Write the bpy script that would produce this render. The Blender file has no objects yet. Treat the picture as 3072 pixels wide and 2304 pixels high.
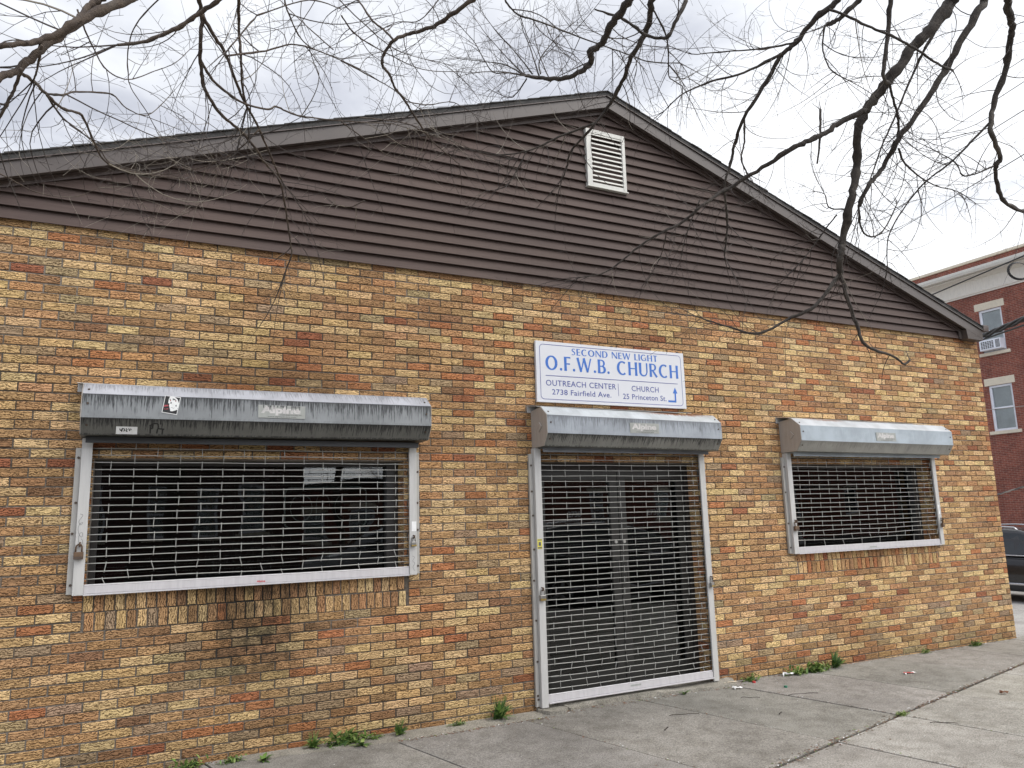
import bpy, bmesh, math, random
from mathutils import Vector, Matrix, noise as mnoise
SC = bpy.context.scene
COL = SC.collection
rnd = random.Random(7)
sin, cos, pi, rad = math.sin, math.cos, math.pi, math.radians

# ---------------------------------------------------------------- camera
CAM = Vector((0, -6.261, 1.70))
YAW, PITCH, ROLL, F = 0.471561, 0.171646, -0.0275478, 2284.69 / 3072
fwd = Vector((sin(YAW) * cos(PITCH), cos(YAW) * cos(PITCH), sin(PITCH)))
r0 = Vector((cos(YAW), -sin(YAW), 0)); u0 = r0.cross(fwd)
CR = cos(ROLL) * r0 + sin(ROLL) * u0
CU = CR.cross(fwd)
cam = bpy.data.cameras.new('camera'); co = bpy.data.objects.new('camera', cam); COL.objects.link(co)
co.matrix_world = Matrix(((CR.x, CU.x, -fwd.x, CAM.x), (CR.y, CU.y, -fwd.y, CAM.y), (CR.z, CU.z, -fwd.z, CAM.z), (0, 0, 0, 1)))
cam.sensor_fit = 'HORIZONTAL'; cam.sensor_width = 36; cam.lens = 36 * F; cam.clip_end = 800; cam.clip_start = 0.05
SC.camera = co

def ray(px, py):
    a = (px - 1536) / (F * 3072); b = (py - 1152) / (F * 3072)
    return CR * a - CU * b + fwd
def at(px, py, Y):          # measured point of the photograph on the plane y = Y
    d = ray(px, py); return CAM + d * ((Y - CAM.y) / d.y)
def atx(px, py, X):
    d = ray(px, py); return CAM + d * (X / d.x)

# ---------------------------------------------------------------- mesh builder
class MB:
    def __init__(s): s.v = []; s.f = []; s.m = []; s.uv = {}; s.c = {}
    def face(s, pts, m=0, uv=None, col=None):
        b = len(s.v); s.v += [Vector(p) for p in pts]; s.f.append(tuple(range(b, b + len(pts)))); s.m.append(m)
        if uv: s.uv[len(s.f) - 1] = uv
        if col is not None: s.c[len(s.f) - 1] = col
    def grid(s, verts, faces, m=0):
        b = len(s.v); s.v += [Vector(p) for p in verts]
        for f in faces: s.f.append(tuple(b + i for i in f)); s.m.append(m)
    def box(s, x0, x1, y0, y1, z0, z1, m=0):
        v = [(x, y, z) for x in (x0, x1) for y in (y0, y1) for z in (z0, z1)]
        s.grid(v, [(0, 1, 3, 2), (4, 6, 7, 5), (0, 4, 5, 1), (2, 3, 7, 6), (0, 2, 6, 4), (1, 5, 7, 3)], m)
    def prism(s, poly, axis, a0, a1, m=0, caps=True, ms=None):
        def P(u, w, a): return (a, u, w) if axis == 'x' else (u, a, w) if axis == 'y' else (u, w, a)
        n = len(poly); b = len(s.v)
        s.v += [Vector(P(u, w, a0)) for u, w in poly] + [Vector(P(u, w, a1)) for u, w in poly]
        for i in range(n):
            j = (i + 1) % n
            s.f.append((b + i, b + j, b + n + j, b + n + i)); s.m.append(ms[i] if ms else m)
        if caps:
            s.f.append(tuple(b + i for i in range(n))[::-1]); s.m.append(m)
            s.f.append(tuple(b + n + i for i in range(n))); s.m.append(m)
    def tube(s, pts, rs, n=6, m=0, cap=True):
        pts = [Vector(p) for p in pts]; k = len(pts)
        if not hasattr(rs, '__len__'): rs = [rs] * k
        b = len(s.v); up = None
        for i, p in enumerate(pts):
            t = (pts[min(i + 1, k - 1)] - pts[max(i - 1, 0)])
            if t.length < 1e-9: t = Vector((0, 0, 1))
            t.normalize()
            if up is None: up = t.orthogonal().normalized()
            up = (up - t * up.dot(t))
            if up.length < 1e-6: up = t.orthogonal()
            up.normalize(); w = t.cross(up)
            for j in range(n):
                a = 2 * pi * j / n
                s.v.append(p + (up * cos(a) + w * sin(a)) * rs[i])
        for i in range(k - 1):
            for j in range(n):
                j2 = (j + 1) % n
                s.f.append((b + i * n + j, b + i * n + j2, b + (i + 1) * n + j2, b + (i + 1) * n + j)); s.m.append(m)
        if cap and n > 3:
            s.f.append(tuple(b + j for j in range(n))[::-1]); s.m.append(m)
            s.f.append(tuple(b + (k - 1) * n + j for j in range(n))); s.m.append(m)
    def cyl(s, p0, p1, r, n=12, m=0): s.tube([p0, p1], r, n, m)
    def blob(s, c, rx, ry, rz, m=0, nu=10, nv=6, jit=0):
        b = len(s.v)
        for i in range(nv + 1):
            th = pi * i / nv
            for j in range(nu):
                a = 2 * pi * j / nu; q = 1 + rnd.uniform(-jit, jit)
                s.v.append(Vector((c[0] + rx * q * sin(th) * cos(a), c[1] + ry * q * sin(th) * sin(a), c[2] + rz * q * cos(th))))
        for i in range(nv):
            for j in range(nu):
                j2 = (j + 1) % nu
                s.f.append((b + i * nu + j, b + (i + 1) * nu + j, b + (i + 1) * nu + j2, b + i * nu + j2)); s.m.append(m)
    def xform(s, M): s.v = [M @ p for p in s.v]; return s
    def build(s, name, mats, parent=None, origin=(0, 0, 0), smooth=False, bevel=0, seg=2):
        me = bpy.data.meshes.new(name); o3 = Vector(origin)
        me.from_pydata([tuple(p - o3) for p in s.v], [], s.f)
        if not isinstance(mats, (list, tuple)): mats = [mats]
        for m in mats: me.materials.append(m)
        me.polygons.foreach_set('material_index', s.m)
        if s.uv:
            l = me.uv_layers.new(name='UVMap')
            for fi, uv in s.uv.items():
                for k, li in enumerate(me.polygons[fi].loop_indices): l.data[li].uv = uv[k]
        if s.c:
            ca = me.color_attributes.new('tone', 'FLOAT_COLOR', 'CORNER')
            for fi, c in s.c.items():
                for li in me.polygons[fi].loop_indices: ca.data[li].color = (*c, 1) if len(c) == 3 else c
        me.validate(); me.update()
        o = bpy.data.objects.new(name, me); COL.objects.link(o)
        if parent is not None: o.parent = parent
        else: o.location = o3
        if smooth: me.polygons.foreach_set('use_smooth', [True] * len(me.polygons))
        if bevel:
            b = o.modifiers.new('bevel', 'BEVEL'); b.width = bevel; b.segments = seg; b.limit_method = 'ANGLE'; b.angle_limit = rad(40)
        return o

def tag(o, label=None, cat=None, group=None, kind=None):
    if label: o['label'] = label
    if cat: o['category'] = cat
    if group: o['group'] = group
    if kind: o['kind'] = kind
    return o
def empty(name, loc, label=None, cat=None, group=None, rz=0):
    o = bpy.data.objects.new(name, None); COL.objects.link(o); o.location = loc; o.rotation_euler.z = rz
    o.empty_display_size = .2
    return tag(o, label, cat, group)
def copy_tree(o, parent=None):
    c = o.copy(); COL.objects.link(c)
    if parent is not None: c.parent = parent
    for ch in o.children: copy_tree(ch, c)
    return c

# ---------------------------------------------------------------- materials
class NT:
    def __init__(s, name):
        s.mat = bpy.data.materials.new(name); s.mat.use_nodes = True; s.t = s.mat.node_tree; s.n = s.t.nodes
        s.b = s.n['Principled BSDF']; s.out = s.n['Material Output']
    def new(s, typ, **kw):
        nd = s.n.new(typ)
        for k, v in kw.items():
            if hasattr(nd, k) and k not in nd.inputs: setattr(nd, k, v)
            else: s.set(nd, k, v)
        return nd
    def set(s, nd, key, v):
        i = nd.inputs[key]
        if isinstance(v, bpy.types.NodeSocket): s.t.links.new(v, i)
        else: i.default_value = v
    def coord(s, which='Object'): return s.new('ShaderNodeTexCoord').outputs[which]
    def mapping(s, v, sc=(1, 1, 1), loc=(0, 0, 0), rot=(0, 0, 0)):
        m = s.new('ShaderNodeMapping'); s.set(m, 'Vector', v); s.set(m, 'Scale', sc); s.set(m, 'Location', loc); s.set(m, 'Rotation', rot); return m.outputs[0]
    def noise(s, v, scale, detail=3, rough=.55, dist=0):
        n = s.new('ShaderNodeTexNoise'); s.set(n, 'Vector', v); s.set(n, 'Scale', scale); s.set(n, 'Detail', detail); s.set(n, 'Roughness', rough); s.set(n, 'Distortion', dist); return n.outputs['Fac']
    def ramp(s, f, stops, interp='LINEAR'):
        r = s.new('ShaderNodeValToRGB'); s.set(r, 'Fac', f); e = r.color_ramp; e.interpolation = interp
        while len(e.elements) < len(stops): e.elements.new(.5)
        for el, (p, c) in zip(e.elements, stops):
            el.position = p; el.color = (c, c, c, 1) if not hasattr(c, '__len__') else (*c, 1)
        return r.outputs['Color']
    def math(s, op, a, b=None, c=None, clamp=False):
        m = s.new('ShaderNodeMath'); m.operation = op; m.use_clamp = clamp
        for i, v in enumerate((a, b, c)):
            if v is None: continue
            if isinstance(v, bpy.types.NodeSocket): s.t.links.new(v, m.inputs[i])
            else: m.inputs[i].default_value = v
        return m.outputs[0]
    def mapr(s, f, a, b, c=0, d=1):
        m = s.new('ShaderNodeMapRange'); m.interpolation_type = 'SMOOTHSTEP'
        for k, v in zip(('Value', 'From Min', 'From Max', 'To Min', 'To Max'), (f, a, b, c, d)): s.set(m, k, v)
        return m.outputs[0]
    def mix(s, f, a, b, mode='MIX'):
        m = s.new('ShaderNodeMix'); m.data_type = 'RGBA'; m.blend_type = mode
        for idx, v in ((0, f), (6, a), (7, b)):
            if isinstance(v, bpy.types.NodeSocket): s.t.links.new(v, m.inputs[idx])
            elif idx == 0: m.inputs[0].default_value = v
            else: m.inputs[idx].default_value = (v, v, v, 1) if not hasattr(v, '__len__') else (*v[:3], 1)
        return m.outputs[2]
    def sep(s, v):
        x = s.new('ShaderNodeSeparateXYZ'); s.set(x, 0, v); return x.outputs
    def comb(s, x, y, z):
        c = s.new('ShaderNodeCombineXYZ')
        for i, v in enumerate((x, y, z)): s.set(c, i, v)
        return c.outputs[0]
    def bump(s, h, dist=.003, strength=1):
        b = s.new('ShaderNodeBump'); s.set(b, 'Height', h); s.set(b, 'Distance', dist); s.set(b, 'Strength', strength); s.set(s.b, 'Normal', b.outputs[0]); return b
    def base(s, c): s.set(s.b, 'Base Color', c if isinstance(c, bpy.types.NodeSocket) else (*c, 1))
    def rough(s, v): s.set(s.b, 'Roughness', v)
    def metal(s, v): s.set(s.b, 'Metallic', v)

def simple(name, col, rough=.6, metal=0, var=.18, scale=30, bump=0, spec=.5):
    t = NT(name); co_ = t.coord()
    n = t.noise(co_, scale, 4); n2 = t.noise(co_, scale * .13, 3)
    f = t.math('ADD', t.math('MULTIPLY', n, .5), t.math('MULTIPLY', n2, .5))
    t.base(t.mix(t.mapr(f, .3, .7), [c * (1 - var) for c in col], [min(1, c * (1 + var)) for c in col]))
    t.rough(rough); t.metal(metal); t.set(t.b, 'Specular IOR Level', spec)
    if bump: t.bump(n, bump)
    return t.mat

# brick face: tone per brick, bark-like grooves running along each brick, grime
def mat_brick():
    t = NT('wire_cut_brick'); ca = t.new('ShaderNodeVertexColor', layer_name='tone'); tone = ca.outputs['Color']
    uv = t.coord('UV'); ob = t.coord('Object')
    u = t.sep(uv)
    warp = t.noise(t.mapping(uv, (26, 26, 1)), 1, 2)
    n = t.noise(t.comb(t.math('MULTIPLY', u[0], 17), t.math('MULTIPLY', u[1], 24), 0), 1, 4, .62)
    ph = t.math('ADD', t.math('MULTIPLY', u[1], 66), t.math('MULTIPLY', t.math('SUBTRACT', n, .5), 5.0))
    pp = t.math('PINGPONG', ph, .5)
    gate = t.mapr(t.noise(t.mapping(uv, (13, 50, 1), (3.7, 1.2, 0)), 1, 2), .30, .46)
    line = t.math('MULTIPLY', t.mapr(pp, .25, .07), gate)
    fine = t.noise(t.mapping(uv, (90, 260, 1)), 1, 3)
    mott = t.noise(ob, 55, 4, .65)
    col = t.mix(t.mapr(mott, .3, .75), t.mix(1, tone, .82, 'MULTIPLY'), t.mix(1, tone, 1.12, 'MULTIPLY'))
    big = t.noise(ob, 1.1, 3)
    col = t.mix(t.mapr(big, .42, .68, 0, .28), col, t.mix(1, col, (.66, .64, .58), 'MULTIPLY'))
    col = t.mix(t.math('MULTIPLY', line, .80), col, t.mix(1, col, (.13, .10, .075), 'MULTIPLY'))
    # black mould running down below the middle of the wide window sill
    xyz = t.sep(ob)
    wob = t.math('MULTIPLY', t.math('SUBTRACT', t.noise(t.mapping(ob, (9, 1, 1.2)), 1, 4), .5), .55)
    dx = t.math('ABSOLUTE', t.math('SUBTRACT', t.math('ADD', xyz[0], wob), .93))
    m1 = t.mapr(dx, .72, .05)
    m2 = t.math('MULTIPLY', t.mapr(xyz[2], .25, .75), t.mapr(xyz[2], 1.3, 1.24))
    spl = t.mapr(t.noise(t.mapping(ob, (14, 1, 10)), 1, 5, .7), .36, .62)
    mould = t.math('MULTIPLY', t.math('MULTIPLY', m1, m2), t.math('MULTIPLY_ADD', spl, .55, .52))
    col = t.mix(t.math('MULTIPLY', mould, .74), col, (.013, .012, .008))
    # grime rising from the pavement, and dark drips beside the hood of the wide window
    low = t.math('MULTIPLY', t.mapr(t.math('ADD', xyz[2], t.math('MULTIPLY', wob, .5)), .42, -.05), t.mapr(xyz[0], 12, 3, .45, .6))
    col = t.mix(low, col, t.mix(1, col, (.52, .50, .42), 'MULTIPLY'))
    d2 = t.mapr(t.math('ABSOLUTE', t.math('SUBTRACT', t.math('ADD', xyz[0], t.math('MULTIPLY', wob, 1.5)), .95)), 1.0, .2)
    d2 = t.math('MULTIPLY', d2, t.math('MULTIPLY', t.mapr(xyz[2], 3.3, 2.75), t.mapr(xyz[2], 2.2, 2.7)))
    col = t.mix(t.math('MULTIPLY', d2, .72), col, t.mix(1, col, (.42, .41, .36), 'MULTIPLY'))
    sp = t.mapr(t.noise(ob, 240, 2), .72, .78)
    col = t.mix(t.math('MULTIPLY', sp, .4), col, (.10, .08, .06))
    t.base(col); t.rough(.88); t.set(t.b, 'Specular IOR Level', .25)
    h = t.math('ADD', t.math('MULTIPLY', line, -1), t.math('ADD', t.math('MULTIPLY', fine, .25), t.math('MULTIPLY', n, .9)))
    t.bump(h, .0065)
    return t.mat
def mat_mortar():
    t = NT('grey_mortar'); ob = t.coord(); n = t.noise(ob, 60, 4); b = t.noise(ob, .8, 3)
    c = t.mix(t.mapr(n, .3, .7), (.135, .115, .092), (.23, .20, .165))
    c = t.mix(t.mapr(b, .40, .62), c, t.mix(1, c, (.42, .40, .38), 'MULTIPLY'))
    xyz = t.sep(ob)
    c = t.mix(t.math('MULTIPLY', t.mapr(t.math('ABSOLUTE', t.math('SUBTRACT', xyz[0], .95)), .75, .1), t.math('MULTIPLY', t.mapr(xyz[2], .4, .8), t.mapr(xyz[2], 1.3, 1.2))), c, (.02, .018, .014))
    t.base(c); t.rough(.95); t.bump(n, .004); return t.mat
def mat_hood(name, col, streak, dust, rust=None):
    t = NT(name); ob = t.coord(); uv = t.coord('UV'); u = t.sep(uv)
    s1 = t.noise(t.comb(t.math('MULTIPLY', u[0], 105), t.math('MULTIPLY', u[1], .9), 0), 1, 3, .75)
    s2 = t.noise(t.comb(t.math('MULTIPLY', u[0], 9), t.math('MULTIPLY', u[1], .6), 4), 1, 3)
    reach = t.math('MULTIPLY_ADD', s1, 3.6, -1.25)
    reach = t.math('ADD', reach, t.math('MULTIPLY', t.math('SUBTRACT', s2, .5), .7))
    m = t.mapr(t.math('SUBTRACT', u[1], reach), .05, -.60)
    m = t.math('MULTIPLY', m, streak)
    edge = t.mapr(u[1], .10, .0); m = t.math('MAXIMUM', m, t.math('MULTIPLY', edge, streak * .8))
    drip = t.math('MULTIPLY', t.mapr(u[1], .86, .97), t.mapr(t.noise(t.comb(t.math('MULTIPLY', u[0], 60), t.math('MULTIPLY', u[1], 4), 9), 1, 3), .42, .58))
    m = t.math('MAXIMUM', m, t.math('MULTIPLY', drip, streak * dust))
    cl = t.noise(t.mapping(ob, (5, 5, 5)), 1, 4)
    c = t.mix(t.mapr(cl, .3, .7), [x * .86 for x in col], [min(1, x * 1.1) for x in col])
    c = t.mix(m, c, (.022, .022, .023))
    ln = t.mapr(t.noise(t.comb(t.math('MULTIPLY', u[0], 38), t.math('MULTIPLY', u[1], .8), 2), 1, 2), .64, .70)
    c = t.mix(t.math('MULTIPLY', ln, .25), c, [min(1, x * 1.35) for x in col])
    if rust:
        r = t.mapr(t.math('ABSOLUTE', t.math('SUBTRACT', u[0], rust[0])), rust[1], rust[1] * .2)
        rn = t.noise(t.comb(t.math('MULTIPLY', u[0], 45), t.math('MULTIPLY', u[1], 2), 1), 1, 4)
        rr = t.mapr(t.math('SUBTRACT', t.math('MULTIPLY', rn, rust[2]), u[1]), -.05, .25)
        c = t.mix(t.math('MULTIPLY', r, rr), c, (.20, .075, .025))
    t.base(c); t.rough(.42); t.metal(.25); t.set(t.b, 'Specular IOR Level', .4); t.bump(cl, .002, .4)
    return t.mat
def mat_trim(name, col, dirt=.4, rough=.5):
    t = NT(name); ob = t.coord(); n = t.noise(t.mapping(ob, (30, 30, 4)), 1, 5, .65); s = t.noise(ob, 140, 3)
    c = t.mix(t.mapr(n, .25, .75), [x * .85 for x in col], col)
    c = t.mix(t.math('MULTIPLY', t.mapr(n, .6, .8), dirt), c, (.17, .145, .11))
    c = t.mix(t.math('MULTIPLY', t.mapr(s, .70, .76), dirt), c, (.10, .085, .07))
    t.base(c); t.rough(rough); t.bump(n, .001, .3); return t.mat
def mat_siding():
    t = NT('brown_vinyl_siding'); ob = t.coord()
    g = t.noise(t.mapping(ob, (3, 1, 160)), 1, 4, .6); b = t.noise(t.mapping(ob, (.6, 1, 3)), 1, 3)
    pl = t.new('ShaderNodeVertexColor', layer_name='tone').outputs['Color']
    c = t.mix(t.mapr(g, .3, .7), (.060, .0425, .0365), (.076, .054, .047))
    c = t.mix(t.mapr(b, .35, .7), c, t.mix(1, c, (1.16, 1.14, 1.10), 'MULTIPLY')); c = t.mix(1, c, pl, 'MULTIPLY')
    t.base(c); t.rough(.65); t.set(t.b, 'Specular IOR Level', .18); t.bump(g, .0008, .5); return t.mat
def mat_concrete(name, col, attr=True):
    t = NT(name); ob = t.coord()
    f = t.noise(ob, 95, 4, .7); m = t.noise(t.mapping(ob, (6, 6, 6)), 1, 5, .65); b = t.noise(ob, .9, 4, .55)
    c = t.mix(t.mapr(f, .32, .70), [x * .54 for x in col], [x * 1.42 for x in col])
    c = t.mix(t.mapr(m, .38, .72), c, t.mix(1, c, (.70, .69, .67), 'MULTIPLY'))
    c = t.mix(t.mapr(b, .40, .66), c, t.mix(1, c, (.78, .775, .77), 'MULTIPLY'))
    sp = t.noise(ob, 230, 2); c = t.mix(t.math('MULTIPLY', t.mapr(sp, .66, .72), .7), c, [x * 1.9 for x in col])
    sp2 = t.noise(t.mapping(ob, (1, 1, 1), (5, 3, 1)), 60, 3); c = t.mix(t.math('MULTIPLY', t.mapr(sp2, .68, .73), .6), c, [x * .35 for x in col])
    br = t.noise(t.mapping(ob, (8, 120, 1), (0, 0, 0), (0, 0, rad(-8))), 1, 3); c = t.mix(t.mapr(br, .5, .72, 0, .22), c, [x * 1.5 for x in col])
    if attr:
        c = t.mix(1, c, t.new('ShaderNodeVertexColor', layer_name='tone').outputs['Color'], 'MULTIPLY')
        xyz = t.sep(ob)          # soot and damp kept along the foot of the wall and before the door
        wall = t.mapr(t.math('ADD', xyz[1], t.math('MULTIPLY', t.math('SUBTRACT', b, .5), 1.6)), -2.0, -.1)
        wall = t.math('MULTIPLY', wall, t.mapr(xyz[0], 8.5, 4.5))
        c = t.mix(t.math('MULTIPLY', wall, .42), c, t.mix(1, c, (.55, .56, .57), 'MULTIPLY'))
    t.base(c); t.rough(.92); t.set(t.b, 'Specular IOR Level', .3)
    t.bump(t.math('ADD', f, t.math('MULTIPLY', br, .6)), .0035); return t.mat
def mat_brick_tex(name, c1, c2, mort, axis='x', w=.205, h=.067):
    t = NT(name); ob = t.coord(); x = t.sep(ob)
    v = t.comb(x[0] if axis == 'x' else x[1], x[2], 0)
    br = t.new('ShaderNodeTexBrick'); t.set(br, 'Vector', v); t.set(br, 'Color1', (*c1, 1)); t.set(br, 'Color2', (*c2, 1)); t.set(br, 'Mortar', (*mort, 1))
    t.set(br, 'Scale', 1); t.set(br, 'Mortar Size', .006); t.set(br, 'Brick Width', w); t.set(br, 'Row Height', h); t.set(br, 'Mortar Smooth', .2); t.set(br, 'Bias', -.1)
    n = t.noise(ob, 7, 4); n2 = t.noise(t.mapping(ob, (1.2, 1.2, .7)), 1, 3)
    c = t.mix(t.mapr(n, .35, .7), br.outputs['Color'], t.mix(1, br.outputs['Color'], (.74, .72, .72), 'MULTIPLY'))
    c = t.mix(t.mapr(n2, .4, .65), c, t.mix(1, c, (.8, .78, .78), 'MULTIPLY'))
    t.base(c); t.rough(.9); t.bump(t.math('SUBTRACT', 1, br.outputs['Fac']), .006); return t.mat
def mat_glass(name, tint=(.75, .8, .8), boost=1.0):
    t = NT(name); t.n.remove(t.b)
    tr = t.new('ShaderNodeBsdfTransparent'); tr.inputs[0].default_value = (*tint, 1)
    gl = t.new('ShaderNodeBsdfGlossy'); gl.inputs['Roughness'].default_value = .0; gl.inputs[0].default_value = (1, 1, 1, 1)
    ob = t.coord(); bp = t.new('ShaderNodeBump'); t.set(bp, 'Height', t.noise(ob, 2.2, 1)); t.set(bp, 'Distance', .004); t.set(bp, 'Strength', .5); t.set(gl, 'Normal', bp.outputs[0])
    fr = t.new('ShaderNodeFresnel'); t.set(fr, 'IOR', 1.52)
    mx = t.new('ShaderNodeMixShader'); t.set(mx, 0, t.math('MULTIPLY', fr.outputs[0], boost, clamp=True)); t.t.links.new(tr.outputs[0], mx.inputs[1]); t.t.links.new(gl.outputs[0], mx.inputs[2])
    t.t.links.new(mx.outputs[0], t.out.inputs[0]); return t.mat
def mat_bark(name, c1, c2):
    t = NT(name); ob = t.coord(); n = t.noise(t.mapping(ob, (30, 30, 30)), 1, 5, .7); m = t.noise(ob, 3, 3)
    c = t.mix(t.mapr(n, .3, .7), c1, c2); c = t.mix(t.mapr(m, .55, .75, 0, .5), c, (.17, .155, .13)); t.base(c); t.rough(.9); t.bump(n, .006); return t.mat
def mat_leaf(name, c1, c2):
    t = NT(name); ob = t.coord(); n = t.noise(ob, 40, 3); t.base(t.mix(t.mapr(n, .3, .7), c1, c2)); t.rough(.55)
    t.set(t.b, 'Subsurface Weight', 0.0); return t.mat
def mat_asphalt():
    t = NT('asphalt'); ob = t.coord(); f = t.noise(ob, 120, 4, .7); b = t.noise(ob, .35, 4)
    c = t.mix(t.mapr(f, .3, .7), (.075, .075, .072), (.14, .138, .13)); c = t.mix(t.mapr(b, .4, .65), c, t.mix(1, c, (.65, .65, .66), 'MULTIPLY'))
    t.base(c); t.rough(.9); t.bump(f, .004); return t.mat

M = dict(
    brick=mat_brick(), mortar=mat_mortar(), siding=mat_siding(),
    fascia=simple('brown_metal_fascia', (.066, .052, .044), .5, 0, .1, 6), soffit=simple('dark_brown_soffit', (.05, .038, .033), .6),
    shingle=simple('charcoal_shingle', (.045, .043, .04), .95, 0, .4, 60, .004), drip=simple('drip_edge', (.070, .050, .042), .5),
    white=mat_trim('white_painted_wood', (.52, .51, .46), .35), trim=mat_trim('grey_white_aluminium', (.50, .49, .465), .45), flange=mat_trim('dull_grey_aluminium', (.40, .385, .35), .6),
    bar=mat_trim('pale_aluminium_bar', (.52, .50, .50), .35), rod=simple('galvanised_rod', (.37, .365, .335), .4, .25, .15, 20), endcap=mat_trim('beige_end_cap', (.38, .345, .305), .15),
    dark=simple('black_void', (.01, .01, .01), .9), bronze=simple('dark_bronze_frame', (.035, .032, .03), .4, .3), alu=simple('grey_aluminium_frame', (.026, .025, .022), .45, .2),
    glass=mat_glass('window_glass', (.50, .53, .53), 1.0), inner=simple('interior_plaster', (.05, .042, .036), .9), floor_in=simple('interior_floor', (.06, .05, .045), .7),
    drape=simple('dark_curtain', (.035, .033, .032), .9), concrete=mat_concrete('pavement_concrete', (.315, .298, .268)), oldconc=mat_concrete('old_threshold_concrete', (.30, .28, .235), False),
    joint=simple('joint_soil', (.055, .045, .034), .95, 0, .4, 80), asphalt=mat_asphalt(), lot=mat_concrete('worn_pale_paving', (.40, .385, .36), False), sign=simple('white_sign_panel', (.60, .608, .63), .35, 0, .03, 2), blue=simple('blue_vinyl', (.030, .135, .46), .45, 0, .06), thinblue=simple('violet_blue_vinyl', (.05, .07, .26), .45, 0, .06),
    bolt=simple('rusty_bolt', (.09, .065, .05), .6, .5), steel=simple('lock_steel', (.30, .29, .27), .35, .8), brass=simple('lock_brass', (.42, .30, .10), .35, .8), rust=simple('rusty_lock', (.12, .075, .045), .75, .3, .4), 
    plate=mat_trim('weathered_label', (.34, .35, .32), .5), plateink=simple('label_ink', (.10, .10, .10), .7), platewhite=simple('label_white', (.52, .50, .48), .7),
    black=simple('black_ink', (.012, .012, .012), .6), paper=simple('white_paper', (.72, .72, .70), .7, 0, .1), red=simple('red_plastic', (.42, .03, .03), .5), pink=simple('red_scribble', (.30, .05, .06), .6), green=simple('green_plastic', (.02, .16, .09), .5), yellow=simple('yellow_sticker', (.62, .55, .09), .6),
    leafdead=simple('dead_leaf', (.20, .09, .05), .9), stick=simple('dry_stick', (.05, .04, .032), .9), crumb=simple('leaf_crumbs', (.17, .12, .08), .95, 0, .5, 300),
    leaf1=mat_leaf('weed_green', (.065, .13, .022), (.13, .22, .04)), leaf2=mat_leaf('weed_dark_green', (.035, .08, .018), (.07, .14, .03)), leaf3=mat_leaf('weed_yellow_green', (.15, .22, .05), (.24, .30, .09)),
    bark=mat_bark('dark_bark', (.028, .023, .019), (.065, .053, .042)), barkw=mat_bark('warm_bark', (.045, .033, .026), (.095, .07, .05)), twig=simple('twig_bark', (.048, .037, .031), .8, 0, .3, 8), twigpale=simple('pale_twig', (.19, .165, .13), .8, 0, .4, 6),
    redbrick=mat_brick_tex('red_brick', (.33, .098, .062), (.215, .066, .048), (.40, .29, .235), 'x'), tanside=mat_brick_tex('buff_side_brick', (.36, .25, .13), (.24, .15, .08), (.2, .17, .13), 'y', .2126, .0667),
    stone=simple('limestone', (.70, .63, .50), .85, 0, .1, 12, .002), cornice=mat_trim('cream_cornice', (.80, .76, .68), .3), gutter=mat_trim('white_gutter', (.74, .72, .65), .7), vinyl=simple('white_vinyl_frame', (.80, .83, .88), .4, 0, .05),
    blind=simple('pale_blind', (.72, .74, .74), .8, 0, .15, 3), pane=mat_glass('far_window_glass', (.9, .92, .92), 1.0), cable=simple('black_cable', (.012, .012, .012), .5), cablew=simple('grey_cable', (.35, .34, .33), .5),
    tyre=simple('tyre_rubber', (.018, .018, .018), .8), rim=simple('alloy_rim', (.42, .42, .43), .3, .8), chrome=simple('bright_trim', (.62, .62, .64), .25, .8), carglass=simple('tinted_car_glass', (.03, .035, .04), .06, 0, .1, 3), lamp=simple('clear_lamp', (.6, .6, .62), .15), taillamp=simple('red_lamp', (.25, .01, .01), .2),
    siding2=mat_brick_tex('brown_clapboard', (.16, .095, .075), (.14, .085, .07), (.05, .03, .028), 'x', 6, .13), tanroof=simple('dark_roofing', (.05, .045, .045), .9), neon=simple('grey_sign_tubing', (.62, .64, .60), .5), navy=simple('blue_banner', (.03, .10, .60), .7), gold=simple('gold_ornament', (.70, .40, .03), .5), soil=simple('tree_pit_soil', (.05, .04, .03), .95),
)
def paint(name, c):
    t = NT(name); t.base(c); t.rough(.25); t.set(t.b, 'Coat Weight', .6); t.set(t.b, 'Coat Roughness', .05); n = t.noise(t.coord(), 400, 2); t.bump(n, .0003, .2); return t.mat
M['pblack'] = paint('black_car_paint', (.012, .012, .014)); M['psilver'] = paint('silver_car_paint', (.42, .43, .44)); M['pwhite'] = paint('white_car_paint', (.7, .7, .7))
# ================================================================ GROUND
def ground_h(x, y):
    lot = min(max((x - 10.9) / 7.2, 0), 1); side = min(max((y + 7) / 6, 0), 1)
    return -.13 - .40 * lot * side
ALPHA = rad(13.45); E1 = Vector((cos(ALPHA), sin(ALPHA), 0)); N1 = Vector((sin(ALPHA), -cos(ALPHA), 0)); P0 = Vector((5.84, -1.71, 0))
def gz(x): return .012 - .0045 * max(min(x, 12), -3)
def st(s, t): return P0 + E1 * (s - P0.dot(E1)) + N1 * t
m = MB(); NX = [-260, -120, -60, -30, -15, -8, -4, 0, 4, 8, 10, 10.6, 11.2, 12, 13, 14, 15, 16, 17, 18, 19, 22, 26, 30, 40, 60, 120, 260]
NY = [-260, -120, -60, -35, -25, -15, -10, -7, -6, -5, -4, -3, -2, -1, 0, 1, 2, 4, 6, 9, 13, 18, 25, 40, 80, 160, 260]
m.grid([(x, y, ground_h(x, y)) for x in NX for y in NY], [(i * len(NY) + j, (i + 1) * len(NY) + j, (i + 1) * len(NY) + j + 1, i * len(NY) + j + 1) for i in range(len(NX) - 1) for j in range(len(NY) - 1)])
lotm = MB(); keepf = []
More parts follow.
